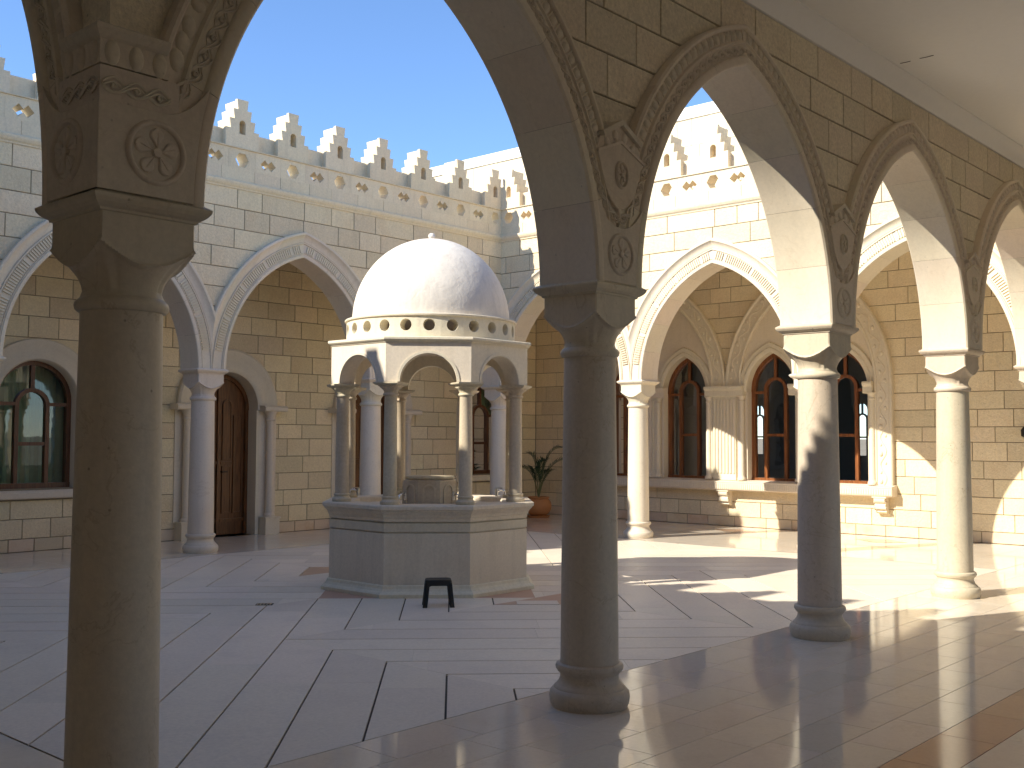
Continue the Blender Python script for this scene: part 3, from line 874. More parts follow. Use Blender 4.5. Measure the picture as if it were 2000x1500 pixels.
def profile_ring(path_fn, prof, mat, name, parent, smooth=40):
    """sweep a moulding along nested outlines; path_fn(offset) -> list of (a,z), prof = [(offset, d)]"""
    lines = [path_fn(o) for o, d in prof]; n = len(lines[0]); m = len(prof); v = []
    for j in range(n):
        for i in range(m): v.append((lines[i][j][0], prof[i][1], lines[i][j][1]))
    f = [(j * m + i, j * m + i + 1, (j + 1) * m + i + 1, (j + 1) * m + i) for j in range(n - 1) for i in range(m - 1)]
    f += [tuple(range(m)), tuple((n - 1) * m + i for i in range(m))[::-1]]
    return obj(name, mesh(name, v, f, mat, smooth), parent)

for x in WIN_L:
    c = aL(x); hf = round_half(0.56, 2.085, 0.0)
    arch_window(gwL, c, hf, 0.86, 2.03, 0.215, 2.01, 1.475, 2.645, round_path(c, 0.525, 2.085, 0.87, 24), M['dframe'], -0.20)
    profile_ring(lambda o: round_path(c, 0.55 + o, 2.085, 0.84, 24), [(0.0, -0.33), (0.0, 0.02), (0.02, 0.045), (0.06, 0.05), (0.09, 0.035), (0.20, 0.045), (0.25, 0.06), (0.29, 0.06), (0.305, 0.04), (0.305, -0.01)], M['smooth'], 'window_surround', gwL)
    v, f = extrude_profile([(-0.33, 0.72), (0.06, 0.72), (0.075, 0.735), (0.075, 0.80), (0.055, 0.835), (-0.33, 0.855)], c - 0.9, c + 0.9)
    obj('window_sill', mesh('window_sill', v, f, M['smooth']), gwL)

for x in DOOR_L:
    c = aL(x)
    d = obj('door', MB().add(*prism(round_path(c, 0.545, 2.05, 0.01, 24), -0.30, -0.25)).mesh('door', M['wood']), gwL)
    bars(d, 'door_frame', [round_path(c, 0.515, 2.05, 0.01, 24)], 0.06, -0.26, -0.20, M['wood'])
    for s in (-1, 1):
        x0, x1 = c + s * 0.035, c + s * 0.46
        xm = (x0 + x1) / 2
        for (q0, q1, z0, z1, arched) in ((x0 + s * .05, x0 + s * .20, 0.36, 1.10, 0), (x0 + s * .05, x0 + s * .20, 1.22, 2.10, 1), (x0 + s * .255, x1 - s * .02, 0.36, 1.92, 0)):
            qc, qw = (q0 + q1) / 2, abs(q1 - q0) / 2
            pth = [(qc - qw, z0), (qc + qw, z0), (qc + qw, z1)] + ([(qc + qw * math.cos(math.pi * i / 8), z1 + qw * math.sin(math.pi * i / 8)) for i in range(1, 8)] if arched else []) + [(qc - qw, z1)]
            obj('door_panel', MB().add(*prism(pth, -0.255, -0.238, 0.012)).mesh('door_panel', M['wood']), d)
            obj('panel_moulding', MB().add(*sweep2d(pth, 0.022, -0.252, -0.226, closed=True)).mesh('panel_moulding', M['wood']), d)
        obj('kick_rail', MB().add(*sweep2d([(x0, 0.24), (x1 + s * .03, 0.24)], 0.05, -0.252, -0.222)).mesh('kick_rail', M['wood']), d)
        obj('lock_rail', MB().add(*sweep2d([(x0, 1.165), (x0 + s * .22, 1.165)], 0.045, -0.252, -0.212)).mesh('lock_rail', M['wood']), d)
    obj('astragal', MB().add(*sweep2d([(c, 0.02), (c, 2.56)], 0.05, -0.252, -0.215)).mesh('astragal', M['wood']), d)
    obj('door_handle', MB().tube([(c - 0.06, -0.25, 1.02), (c - 0.06, -0.19, 1.02), (c - 0.14, -0.185, 1.02)], 0.009, 8).mesh('door_handle', M['iron'], 40), d)
    # stone surround: arch on two colonnettes
    profile_ring(lambda o: round_path(c, 0.545 + o, 2.07, 2.02, 28), [(0.0, -0.33), (0.0, 0.05), (0.03, 0.075), (0.10, 0.08), (0.13, 0.065), (0.22, 0.07), (0.27, 0.09), (0.34, 0.095), (0.37, 0.07), (0.37, -0.01)], M['smooth'], 'door_arch', gwL)
    for s in (-1, 1):
        obj('jamb', MB().box(min(c + s * 0.538, c + s * 0.60), max(c + s * 0.538, c + s * 0.60), -0.33, 0.03, 0.0, 2.02).mesh('jamb', M['smooth']), gwL)
        obj('pilaster_strip', MB().box(c + s * 0.60, c + s * 0.93, -0.013, 0.018, 0.27, 2.02).mesh('pilaster_strip', M['smooth']), gwL)
        cc = c + s * 0.76
        pl = obj('plinth', MB().box(cc - 0.135, cc + 0.135, -0.013, 0.20, 0.0, 0.255).box(cc - 0.15, cc + 0.15, -0.012, 0.215, 0.255, 0.285).mesh('plinth', M['smooth']), gwL)
        pr = [(0.085, 0.285), (0.09, 0.31), (0.08, 0.33), (0.068, 0.34), (0.066, 0.36), (0.062, 1.84), (0.064, 1.845), (0.078, 1.855), (0.078, 1.87), (0.064, 1.88), (0.066, 1.90), (0.082, 1.95), (0.105, 1.985), (0.105, 2.0)]
        obj('colonnette', MB().lathe(pr, 20, (cc, 0.10, 0)).mesh('colonnette', M['smooth'], 40), gwL)
        obj('impost', MB().add(*extrude_profile([(-0.013, 2.0), (0.215, 2.0), (0.23, 2.02), (0.235, 2.065), (0.20, 2.09), (-0.013, 2.1)], min(cc - s * 0.19, cc + s * 0.25), max(cc - s * 0.19, cc + s * 0.25))).mesh('impost', M['smooth']), gwL)

# far wall: paired windows under big pointed blind arches ---------------------
BC = [4.65, 7.76]; BW = 1.555; BI = 1.24
wins = []
for bc in BC: wins += [bc - 0.655, bc + 0.655]
holesB = [point_path(c, 0.495, 2.45, 0.70, 0.80) for c in wins]
v, f = plate([(-6.5, 0.0), (YW + 0.3, 0.0), (YW + 0.3, 7.67), (-6.5, 7.67)], holesB, -0.34, -0.012)
obj('wall_core', mesh('wall_core', v, f, M['mortar']), gwB)
opsB = [(bc, point_half(BW - 0.06, 2.54, 2.07, 0.66)) for bc in BC]
wall_blocks(gwB, -2.2, YW, ZC, -0.014, 0.0, M['facade'], opsB, 33, lens=(0.36, 0.66), zmat=M['skirt'])
for bc in BC:
    co, R = pt_arc(BW, 2.107); n = 26
    def bp(o, bc=bc):
        # concentric pointed arch: offset inwards by o
        Ro = R - o; te = math.acos(co / Ro)
        r = [(bc + Ro * math.cos(te * i / n) - co, 2.54 + Ro * math.sin(te * i / n)) for i in range(n + 1)]
        z0 = 0.80
        left = [(bc + Ro - co, z0)] + r
        return left + [(2 * bc - x, z) for x, z in r[::-1][1:]] + [(bc - (Ro - co), z0)]
    profile_ring(lambda o: bp(o), [(0.0, -0.013), (0.0, 0.085), (0.015, 0.10), (0.035, 0.10), (0.05, 0.085), (0.06, 0.075), (0.255, 0.075), (0.265, 0.09), (0.29, 0.095), (0.31, 0.08), (0.31, 0.01)], M['smooth'], 'blind_arch', gwB)
    # vine relief on the flat of the arch
    P = resample(bp(0.157), 0.03); vb = MB()
    nrm = []
    pts = []
    for i, p in enumerate(P):
        q0, q1 = P[max(i - 1, 0)], P[min(i + 1, len(P) - 1)]; L_ = math.hypot(q1[0] - q0[0], q1[1] - q0[1]) or 1
        nx, nz = -(q1[1] - q0[1]) / L_, (q1[0] - q0[0]) / L_
        o = 0.05 * math.sin(i * 0.42); pts.append((p[0] + nx * o, 0.077, p[1] + nz * o))
        if i % 5 == 2:
            o2 = -0.04 * (1 if math.sin(i * 0.42) > 0 else -1)
            vb.ball((p[0] + nx * o2, 0.072, p[1] + nz * o2), 0.026 + 0.008 * math.sin(i * 1.7), 8, 6, 1.3)
    vb.tube(pts, 0.012, 5)
    obj('vine_relief', vb.mesh('vine_relief', M['smooth'], 60), gwB, kind='stuff')
    # tympanum between the arch and its two windows
    ti = bp(0.30)
    ti = [(max(bc - 5, x), z) for x, z in ti]
    hs = [point_path(c, 0.483, 2.45, 0.688, 0.83) for c in (bc - 0.655, bc + 0.655)]
    v, f = plate(ti, hs, -0.012, 0.03)
    obj('tympanum', mesh('tympanum', v, f, M['smooth']), gwB)
for c in wins:
    hf = point_half(0.475, 2.45, 0.68, 0.0)
    arch_window(gwB, c, hf, 0.82, 2.42, 0.195, 2.47, 1.655, 3.12, point_path(c, 0.44, 2.45, 0.64, 0.83, 14), M['frame'], -0.17)
    co_, R_ = pt_arc(0.475, 0.68)
    def wp(o, c=c):
        Ro = R_ + o; te = math.acos(co_ / Ro); n = 12
        r = [(c + Ro * math.cos(te * i / n) - co_, 2.45 + Ro * math.sin(te * i / n)) for i in range(n + 1)]
        return [(c + 0.475 + o, 2.44)] + r + [(2 * c - x, z) for x, z in r[::-1][1:]] + [(c - 0.475 - o, 2.44)]
    profile_ring(lambda o: wp(o), [(0.0, -0.30), (0.0, 0.055), (0.02, 0.075), (0.07, 0.08), (0.09, 0.065), (0.12, 0.07), (0.155, 0.07), (0.17, 0.04), (0.17, 0.02)], M['smooth'], 'window_arch', gwB)
    for s in (-1, 1):
        obj('reveal', MB().box(min(c + s * 0.469, c + s * 0.49), max(c + s * 0.469, c + s * 0.49), -0.30, 0.036, 0.84, 2.44).mesh('reveal', M['smooth']), gwB)
        cc = c + s * 0.56
        pr = [(0.075, 0.84), (0.08, 0.86), (0.075, 0.89), (0.058, 0.91), (0.055, 0.93), (0.050, 2.24), (0.06, 2.25), (0.06, 2.27), (0.05, 2.28), (0.06, 2.33), (0.085, 2.36)]
        obj('colonnette', MB().lathe(pr, 16, (cc, 0.085, 0)).mesh('colonnette', M['smooth'], 40), gwB)
def entab(a0, a1):
    b = MB().add(*extrude_profile([(0.0, 2.35), (0.14, 2.35), (0.15, 2.37), (0.15, 2.46), (0.175, 2.49), (0.185, 2.52), (0.175, 2.545), (0.0, 2.55)], a0, a1))
    return obj('entablature', b.mesh('entablature', M['smooth']), gwB)
pil = [sum(BC) / 2, BC[0], BC[1]]
for k, a in enumerate(pil):
    hw = 0.235 if k == 0 else 0.09
    entab(a - hw - (0.16 if k == 0 else 0.17), a + hw + (0.16 if k == 0 else 0.17))
    p = obj('pilaster', MB().box(a - hw, a + hw, 0.0, 0.115, 0.84, 2.35).mesh('pilaster', M['smooth']), gwB)
    nfl = 7 if k == 0 else 3
    for i in range(nfl):
        fa = a - hw + (i + 0.5) * 2 * hw / nfl
        obj('flute_rib', MB().add(*prism([(fa - 0.018, 0.96), (fa + 0.018, 0.96), (fa + 0.018, 2.30), (fa - 0.018, 2.30)], 0.11, 0.135, 0.008)).mesh('flute_rib', M['smooth']), p)
entab(BC[0] - BW + 0.31, BC[0] - BW + 0.47)
entab(BC[1] + BW - 0.47, BC[1] + BW - 0.31)
# sill shelf with fluted edge, and consoles
s0, s1 = BC[0] - BW - 0.04, BC[1] + BW + 0.04
sl = obj('window_sill', MB().add(*extrude_profile([(-0.33, 0.655), (0.20, 0.655), (0.225, 0.675), (0.23, 0.79), (0.235, 0.80), (0.235, 0.815), (0.05, 0.84), (-0.33, 0.845)], s0, s1)).mesh('window_sill', M['smooth']), gwB)
b = MB(); k = int((s1 - s0) / 0.042)
for i in range(k): b.box(s0 + 0.012 + i * 0.042, s0 + 0.034 + i * 0.042, 0.215, 0.236, 0.69, 0.78)
obj('sill_fluting', b.mesh('sill_fluting', M['smooth']), sl, kind='stuff')
for a in (s0 + 0.23, sum(BC) / 2, s1 - 0.23):
    pr = [(0.0, 0.64), (0.19, 0.64), (0.20, 0.60), (0.18, 0.56), (0.15, 0.545), (0.165, 0.50), (0.15, 0.455), (0.10, 0.44), (0.11, 0.405), (0.08, 0.38), (0.0, 0.375)]
    c_ = obj('console', MB().add(*extrude_profile(pr, a - 0.09, a + 0.09)).mesh('console', M['smooth'], 50), gwB)
    obj('console_tablet', MB().box(a - 0.12, a + 0.12, 0.0, 0.205, 0.635, 0.656).mesh('console_tablet', M['smooth']), c_)
    b = MB()
    for s in (-1, 1):
        for zz, rr in ((0.575, 0.045), (0.465, 0.035)):
            b.add([(x + a + s * 0.09, 0.135 + y, z + zz) for x, y, z in [(0.012 * s * q, rr * w_ * math.cos(t_), rr * w_ * math.sin(t_)) for q, w_ in ((0, 1), (1, .8), (0.4, .5), (1.2, .25)) for t_ in [2 * math.pi * i / 12 for i in range(12)]]],
                  [(r * 12 + i, r * 12 + (i + 1) % 12, r * 12 + 12 + (i + 1) % 12, r * 12 + 12 + i) for r in range(3) for i in range(12)])
    obj('scroll', b.mesh('scroll', M['smooth'], 50), c_, kind='stuff')

# upper wall behind the far parapet
b = MB(); 
up = thing('upper_wall', 'tall sunlit wall with white coping rising behind the far merlons', 'wall', (XB, 0, 0), math.pi / 2)
wall_blocks(up, -2.0, 15.5, [4.95, 5.5, 6.05, 6.6, 7.15, 7.672], -0.015, 0.0, M['parapet'], (), 51, gap=0.006, lens=(0.25, 0.42), ch=0.002)
obj('wall_core', MB().box(-6.5, 15.5, -0.335, -0.012, 4.9, 7.66).mesh('wall_core', M['parapet']), up)
obj('coping', MB().add(*extrude_profile([(-0.36, 7.674), (0.025, 7.674), (0.03, 7.70), (0.03, 7.885), (0.01, 7.90), (-0.36, 7.90)], -6.5, 15.6)).mesh('coping', M['coping']), up)

# ------------------------------------------------------------------ roofs, ceiling, closing walls, rooms
ceil = obj('gallery_ceiling', MB().box(-6.4, XB + 0.3, -6.4, -0.139, 4.90, 5.12).mesh('gallery_ceiling', M['plaster']), kind='structure', label='white plaster ceiling of the near gallery')
ceil['category'] = 'ceiling'
v, f = extrude_profile([(-0.136, 4.755), (-0.166, 4.757), (-0.175, 4.80), (-0.20, 4.845), (-0.24, 4.875), (-0.285, 4.885), (-0.287, 4.902), (-0.136, 4.902)], -0.1, XB)
obj('cove_moulding', mesh('cove_moulding', v, f, M['plaster'], 40), ceil)
for (x, y, ang, ln) in ((7.06, -0.37, 1.62, 0.09), (7.05, -0.56, 1.57, 0.12)):
    o = obj('ceiling_crack', MB().add(*prism([(-ln / 2, -0.004), (0, 0.002), (ln / 2, -0.002), (ln / 2, 0.003), (0, 0.007), (-ln / 2, 0.002)], 0.0, -0.004)).mesh('ceiling_crack', M['joint']), ceil, (x, y, 4.899))
    o.rotation_euler = (math.pi / 2, 0, ang)
def struct(name, me, label, cat):
    o = obj(name, me, kind='structure', label=label); o['category'] = cat; return o
struct('gallery_ceiling', MB().box(-6.4, -0.139, -0.13, YW + 0.3, 4.90, 5.12).mesh('gallery_ceiling', M['plaster']), 'white plaster ceiling of the side gallery on the left', 'ceiling')
struct('gallery_ceiling', MB().box(-0.1, XB + 0.3, WY + 0.139, YW + 0.3, 4.80, 5.05).mesh('gallery_ceiling', M['plaster']), 'ceiling of the gallery with the wooden doors', 'ceiling')
struct('gallery_ceiling', MB().box(LX + 0.139, XB + 0.01, -0.1, WY + 0.13, 4.80, 5.05).mesh('gallery_ceiling', M['plaster']), 'ceiling of the sunlit far gallery', 'ceiling')
fill_openings = [round_path(c, 0.85, 2.5, 0.70, 14) for c in (3.8, 6.6, 9.4, 12.2)]  # made-up arched openings behind the viewpoint, added to brighten the near gallery
v, f = plate([(-6.6, -0.02), (XB + 0.3, -0.02), (XB + 0.3, 5.1), (-6.6, 5.1)], fill_openings, -6.6, -6.4)
struct('outer_wall', mesh('outer_wall', v, f, M['innerwall']), 'plain outer wall of the near gallery, with unseen arched openings added to let in fill light', 'wall')
struct('outer_wall', MB().box(-6.6, -6.4, -6.4, YW + 0.3, -0.02, 5.1).mesh('outer_wall', M['innerwall']), 'plain outer wall of the left side gallery behind the viewpoint', 'wall')
# rooms behind the windows
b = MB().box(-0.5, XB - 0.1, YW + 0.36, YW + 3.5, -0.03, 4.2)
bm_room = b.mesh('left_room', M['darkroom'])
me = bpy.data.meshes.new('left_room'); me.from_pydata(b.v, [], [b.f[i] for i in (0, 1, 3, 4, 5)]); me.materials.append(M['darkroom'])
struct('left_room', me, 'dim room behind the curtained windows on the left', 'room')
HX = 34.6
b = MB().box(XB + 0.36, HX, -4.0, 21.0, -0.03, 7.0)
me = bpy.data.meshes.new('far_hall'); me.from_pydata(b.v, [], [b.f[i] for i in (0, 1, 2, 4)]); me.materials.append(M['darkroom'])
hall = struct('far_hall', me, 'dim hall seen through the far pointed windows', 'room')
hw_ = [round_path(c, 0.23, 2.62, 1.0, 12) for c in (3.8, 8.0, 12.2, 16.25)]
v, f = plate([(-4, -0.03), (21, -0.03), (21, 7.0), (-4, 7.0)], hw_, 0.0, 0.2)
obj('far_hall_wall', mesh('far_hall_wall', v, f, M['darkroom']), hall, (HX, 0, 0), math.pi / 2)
for c in (3.8, 8.0, 12.2, 16.25):
    for p in ([round_path(c, 0.17, 2.30, 1.0, 10), [(c, 2.47), (c, 2.85)], [(c - .23, 1.65), (c + .23, 1.65)]]):
        obj('glazing_bar', MB().add(*sweep2d(p, 0.06, 0.05, 0.12)).mesh('glazing_bar', M['iron']), hall, (HX, 0, 0), math.pi / 2)
# curtains
def curtain(x, label):
    n = 90; v = []; f = []
    for i in range(n + 1):
        a = -0.75 + 1.5 * i / n; d = 0.035 * math.sin(i * 0.62) + 0.015 * math.sin(i * 1.7 + 1)
        for z in (0.75, 1.7, 2.8): v.append((x + a + 0.01 * math.sin(z * 3 + i), YW + 0.46 + d * (1.2 if z < 1 else 0.9), z))
    for i in range(n):
        for k in range(2): f.append((i * 3 + k, i * 3 + 3 + k, i * 3 + 4 + k, i * 3 + 1 + k))
    tag(obj('curtain', mesh('curtain', v, f, M['curtain'], 80, recalc=False)), label, 'curtain', 'curtains behind the left windows')
curtain(WIN_L[0], 'green curtain hanging behind the round-arched window at the left edge')
curtain(WIN_L[1], 'dark green curtain behind the far corner window seen through the fountain')

# ------------------------------------------------------------------ floors
g = obj('ground', MB().add([(-3000, -3000, -0.06), (3000, -3000, -0.06), (3000, 3000, -0.06), (-3000, 3000, -0.06)], [(0, 1, 2, 3)]).mesh('ground', M['ground']), kind='structure')
g['label'] = 'dry open ground reaching to the horizon outside'; g['category'] = 'ground'
IN = 0.396
cy = obj('courtyard_paving', MB().add([(IN, IN, -0.012), (LX - IN, IN, -0.012), (LX - IN, WY - IN, -0.012), (IN, WY - IN, -0.012)], [(0, 1, 2, 3)]).mesh('courtyard_paving', M['joint']), kind='structure')
cy['label'] = 'pale stone courtyard paving laid in diagonal chevron strips'; cy['category'] = 'paving'
def clip(poly, a, b, c):       # keep a*x+b*y>=c
    out = []
    for i in range(len(poly)):
        p, q = poly[i], poly[(i + 1) % len(poly)]; sp = a * p[0] + b * p[1] - c; sq = a * q[0] + b * q[1] - c
        if sp >= 0: out.append(p)
        if (sp >= 0) != (sq >= 0):
            t = sp / (sp - sq); out.append((p[0] + (q[0] - p[0]) * t, p[1] + (q[1] - p[1]) * t))
    return out
def area(p): return abs(sum(p[i][0] * p[(i + 1) % len(p)][1] - p[(i + 1) % len(p)][0] * p[i][1] for i in range(len(p)))) / 2
ST = S / 5.0; G = 0.0068; GB = 0.0004
rq = random.Random(7)
slabs = []
def strips(direction, off, region_clips, mat_fn):
    # direction +1: lines X-Y=const ; -1: lines X+Y=const. (X,Y) measured from the courtyard centre
    for k in range(-16, 22):
        c0, c1 = off + k * ST, off + (k + 1) * ST
        g2 = G * 1.414
        s2 = math.sqrt(0.5)
        pos = -7.0 + rq.uniform(0, 0.8)
        while pos < 8.0:
            ln = rq.choice((1.4, 1.8, 2.3, 3.0)); p0, p1 = pos + 0.0005, pos + ln - 0.0005; pos += ln
            def P(c, t):   # t along the strip
                if direction > 0: return ((c) / 2 + t * s2, -(c) / 2 + t * s2)
                return ((c) / 2 + t * s2, (c) / 2 - t * s2)
            poly = [P(c0 + g2, p0), P(c1 - g2, p0), P(c1 - g2, p1), P(c0 + g2, p1)]
            for rc in region_clips:
                poly = clip(poly, *rc)
                if len(poly) < 3: break
            if len(poly) >= 3 and area(poly) > 0.0003: slabs.append((poly, mat_fn(c0)))
CX, CY_ = LX / 2, WY / 2
HX_, HY_ = CX - IN - 0.006, CY_ - IN - 0.006
for qx, qy in ((1, 1), (1, -1), (-1, 1), (-1, -1)):
    slabs = []
    base = [(1, 0, GB), (0, 1, GB), (-1, 0, -HX_), (0, -1, -HY_)]
    notpav = (1, 1, S / 2)
    # chevron square
    strips(-1, S / 2 - 8 * ST, base + [(-1, 0, -(S - GB)), (0, 1, S / 2 + GB)], lambda c: 'tan' if abs(c - S / 2) < 0.01 else 'slab')
    # main field, unbroken strips
    strips(1, S / 2, base + [notpav, (1, -1, S / 2)], lambda c: 'slab')
    # main field, strips interrupted by the square
    strips(1, S / 2, base + [(-1, 1, -S / 2), (1, 0, S + GB)], lambda c: 'slab')
    strips(1, S / 2, base + [notpav, (-1, 1, -S / 2), (0, -1, -(S / 2 - GB)), (-1, 0, -S)], lambda c: 'slab')
    for poly, mt in slabs:
        pw = [(CX + qx * x, CY_ + qy * y) for x, y in poly]
        ca = sum(p[0] for p in pw) / len(pw); cb = sum(p[1] for p in pw) / len(pw)
        v, f = prism([(p[0] - ca, p[1] - cb) for p in pw], -0.012, rq.uniform(-0.0004, 0.0004), 0.0008)
        v = [(a, z, d) for a, d, z in v]
        obj('paving_slab', mesh('paving_slab', v, f, M[mt]), cy, (ca, cb, 0))
v = [(CX + S / 2, CY_, 0), (CX, CY_ + S / 2, 0), (CX - S / 2, CY_, 0), (CX, CY_ - S / 2, 0)]
obj('paving_slab', MB().add(v, [(0, 1, 2, 3)]).mesh('paving_slab', M['tan']), cy, (0, 0, -0.001))

gf = obj('gallery_floor', None, kind='structure'); gf['label'] = 'polished beige stone floor of the galleries'; gf['category'] = 'floor'
# near gallery: tiles one by one
gb = obj('tile_bed', MB().add([(-6.4, -6.4, -0.008), (XB, -6.4, -0.008), (XB, IN, -0.008), (-6.4, IN, -0.008)], [(0, 1, 2, 3)]).mesh('tile_bed', M['tilejoint']), gf)
rows = [IN, 0.03]
while rows[-1] > -6.2: rows.append(rows[-1] - 0.3022)
rt = random.Random(5); tiles = []
TM = {}
def tile_mesh(w, h, mt):
    key = (round(w, 3), round(h, 3), mt)
    if key not in TM:
        v, f = prism([(-w / 2, -h / 2), (w / 2, -h / 2), (w / 2, h / 2), (-w / 2, h / 2)], -0.008, 0.0, 0.0012)
        TM[key] = mesh('floor_tile', [(a, z, d) for a, d, z in v], f, M[mt])
    return TM[key]
for i in range(len(rows) - 1):
    y1, y0 = rows[i], rows[i + 1]; yc = (y0 + y1) / 2; h = y1 - y0 - 0.003
    x = -6.4 + (0.31 if i % 2 else 0.0) + (0.16 if i % 3 == 1 else 0)
    mt = 'redtile' if abs(yc + 1.93) < 0.12 else 'tile'
    while x < XB - 0.05:
        w = 0.61; xe = min(x + w, XB - 0.004)
        tiles.append(((x + xe) / 2, yc, xe - x - 0.003, h, mt)); x += w
def ffloor(x, y):
    d = Vector((x - CAM[0], y - CAM[1], -1.6)); zf = d.dot(_f)
    if zf < 0.4: return 99 - zf
    px = abs(d.dot(_r2) / zf * FPX); py = d.dot(_u2) / zf * FPX
    return zf if px < 1080 and py > -820 else 40 + zf
tiles.sort(key=lambda t: ffloor(t[0], t[1]))
rest = {'tile': MB(), 'redtile': MB()}
for i, (x, y, w, h, mt) in enumerate(tiles):
    if i < 300: obj('floor_tile', tile_mesh(w, h, mt), gf, (x, y, 0))
    else:
        v, f = prism([(x - w / 2, y - h / 2), (x + w / 2, y - h / 2), (x + w / 2, y + h / 2), (x - w / 2, y + h / 2)], -0.008, 0.0)
        rest[mt].add([(a, z, d) for a, d, z in v], f)
for k, bb in rest.items(): obj('floor_tiles', bb.mesh('floor_tiles', M[k]), gf, kind='stuff')
# other galleries, seen at a grazing angle: larger slabs
def slab_floor(x0, x1, y0, y1, wx, wy):
    b = MB(); nx = max(1, round((x1 - x0) / wx)); ny = max(1, round((y1 - y0) / wy))
    for i in range(nx):
        for j in range(ny):
            a0, a1 = x0 + (x1 - x0) * i / nx + .002, x0 + (x1 - x0) * (i + 1) / nx - .002
            b0, b1 = y0 + (y1 - y0) * j / ny + .002, y0 + (y1 - y0) * (j + 1) / ny - .002
            b.add([(a0, b0, 0), (a1, b0, 0), (a1, b1, 0), (a0, b1, 0)], [(0, 1, 2, 3)])
    obj('floor_tiles', b.mesh('floor_tiles', M['tile']), gf, kind='stuff')
    obj('tile_bed', MB().add([(x0, y0, -0.004), (x1, y0, -0.004), (x1, y1, -0.004), (x0, y1, -0.004)], [(0, 1, 2, 3)]).mesh('tile_bed', M['tilejoint']), gf)
slab_floor(-6.4, IN - 0.006, IN + 0.004, YW, 0.6, 0.6)
slab_floor(IN, XB, WY - IN + 0.006, YW, 0.61, 0.6)
slab_floor(LX - IN + 0.006, XB, IN + 0.004, WY - IN, 0.6, 0.61)
for (y, k) in ((5.6, 1), (3.0, 1)):
    obj('inlay', MB().add([(14.05, y, 0.003), (14.35, y - 0.42, 0.003), (14.65, y, 0.003), (14.35, y + 0.42, 0.003)], [(0, 1, 2, 3)]).mesh('inlay', M['redtile']), gf)

# floor drains
for (x, y, lab) in ((3.97, 4.62, 'small dark drain slot in the paving left of the fountain'), (9.55, 5.15, 'small dark drain slot in the paving right of the fountain')):
    d = thing('floor_drain', lab, 'drain', (x, y, 0), -math.pi / 4, 'drains in the paving')
    obj('drain_frame', MB().box(-0.08, 0.08, -0.05, 0.05, -0.004, 0.004).mesh('drain_frame', M['iron']), d)
    for i in range(5): obj('drain_bar', MB().box(-0.07 + i * 0.03, -0.055 + i * 0.03, -0.042, 0.042, 0.004, 0.007).mesh('drain_bar', M['chrome']), d)
o = obj('drain_cover', MB().box(-0.20, 0.20, -0.11, 0.11, 0.0, 0.006).mesh('drain_cover', M['slab']), None, (5.83, 2.80, 0), -math.pi / 4)
tag(o, 'pale stone access cover set in the tan paving beside the fountain', 'cover')

# ------------------------------------------------------------------ columns
def column_parts(mat):
    base = [(0.0005, 0.0), (0.226, 0.0), (0.237, 0.025), (0.242, 0.06), (0.237, 0.088), (0.224, 0.104), (0.214, 0.109), (0.212, 0.118), (0.200, 0.128), (0.186, 0.146),
            (0.177, 0.168), (0.175, 0.184), (0.180, 0.198), (0.192, 0.206), (0.194, 0.213), (0.202, 0.222), (0.204, 0.236), (0.199, 0.250), (0.188, 0.256), (0.178, 0.258)]
    mb = MB().lathe(base, 56, cap=False).mesh('base', mat, 40)
    sh = [(0.176, 0.256), (0.1745, 0.275)] + [(0.1745 - 0.018 * (i / 10) ** 1.15, 0.275 + (2.085 - 0.275) * i / 10) for i in range(1, 11)]
    ms = MB().lathe(sh, 56, cap=False).mesh('shaft', mat, 40)
    # cushion capital: a flared bell cut by a square
    Q = 0.200; n = 160; v = []; f = []
    neck = [(0.157, 2.083), (0.168, 2.086), (0.177, 2.096), (0.180, 2.110), (0.176, 2.124), (0.166, 2.134), (0.158, 2.140), (0.1555, 2.150)]
    bell = [(2.165, 0.156), (2.18, 0.1585), (2.195, 0.163), (2.21, 0.170), (2.222, 0.177), (2.234, 0.186), (2.246, 0.1955), (2.258, 0.206), (2.270, 0.217), (2.282, 0.229), (2.294, 0.241),
            (2.306, 0.253), (2.318, 0.2645), (2.330, 0.275), (2.342, 0.284), (2.36, 0.295), (2.39, 0.31), (2.42, 0.32), (2.452, 0.33)]
    fine = []
    for (za, ra), (zb_, rb) in zip(bell[:-1], bell[1:]):
        for q in range(3 if zb_ < 2.35 else 1): fine.append((za + (zb_ - za) * q / 3, ra + (rb - ra) * q / 3))
    fine.append(bell[-1])
    lv = [('n', z, r) for r, z in neck] + [('b', z, r) for z, r in fine]
    for kind, z, r in lv:
        for k in range(n):
            a = 2 * math.pi * (k + 0.5) / n
            ph = (a + math.pi / 4) % (math.pi / 2) - math.pi / 4
            if kind == 'n': rr = r
            else:
                sq = Q / math.cos(ph); sq = min(sq, Q * 1.385)
                rr = min(r, sq)
                rr += 0.009 * math.exp(-((r - sq) / 0.006) ** 2)
                if r < sq - 0.01: rr -= 0.006
                if r < sq:    # leaf rib up each corner
                    dph = (math.pi / 4 - abs(ph))
                    rr += 0.004 * math.exp(-(dph / 0.05) ** 2) - 0.003 * math.exp(-((dph - 0.17) / 0.05) ** 2)
            v.append((rr * math.cos(a), rr * math.sin(a), z))
    for i in range(len(lv) - 1):
        for k in range(n):
            k2 = (k + 1) % n; f.append((i * n + k, i * n + k2, (i + 1) * n + k2, (i + 1) * n + k))
    mc = mesh('capital', v, f, mat, 32)
    ab = [(0.190, 2.440), (0.207, 2.446), (0.209, 2.455), (0.222, 2.462), (0.236, 2.474), (0.2455, 2.488), (0.2480, 2.496), (0.2480, 2.503), (0.240, 2.508), (0.222, 2.5195), (0.1, 2.5195)]
    ma = MB().lathe(ab, 4, a0=math.pi / 4, scale=math.sqrt(2)).mesh('abacus', mat)
    return mb, ms, mc, ma
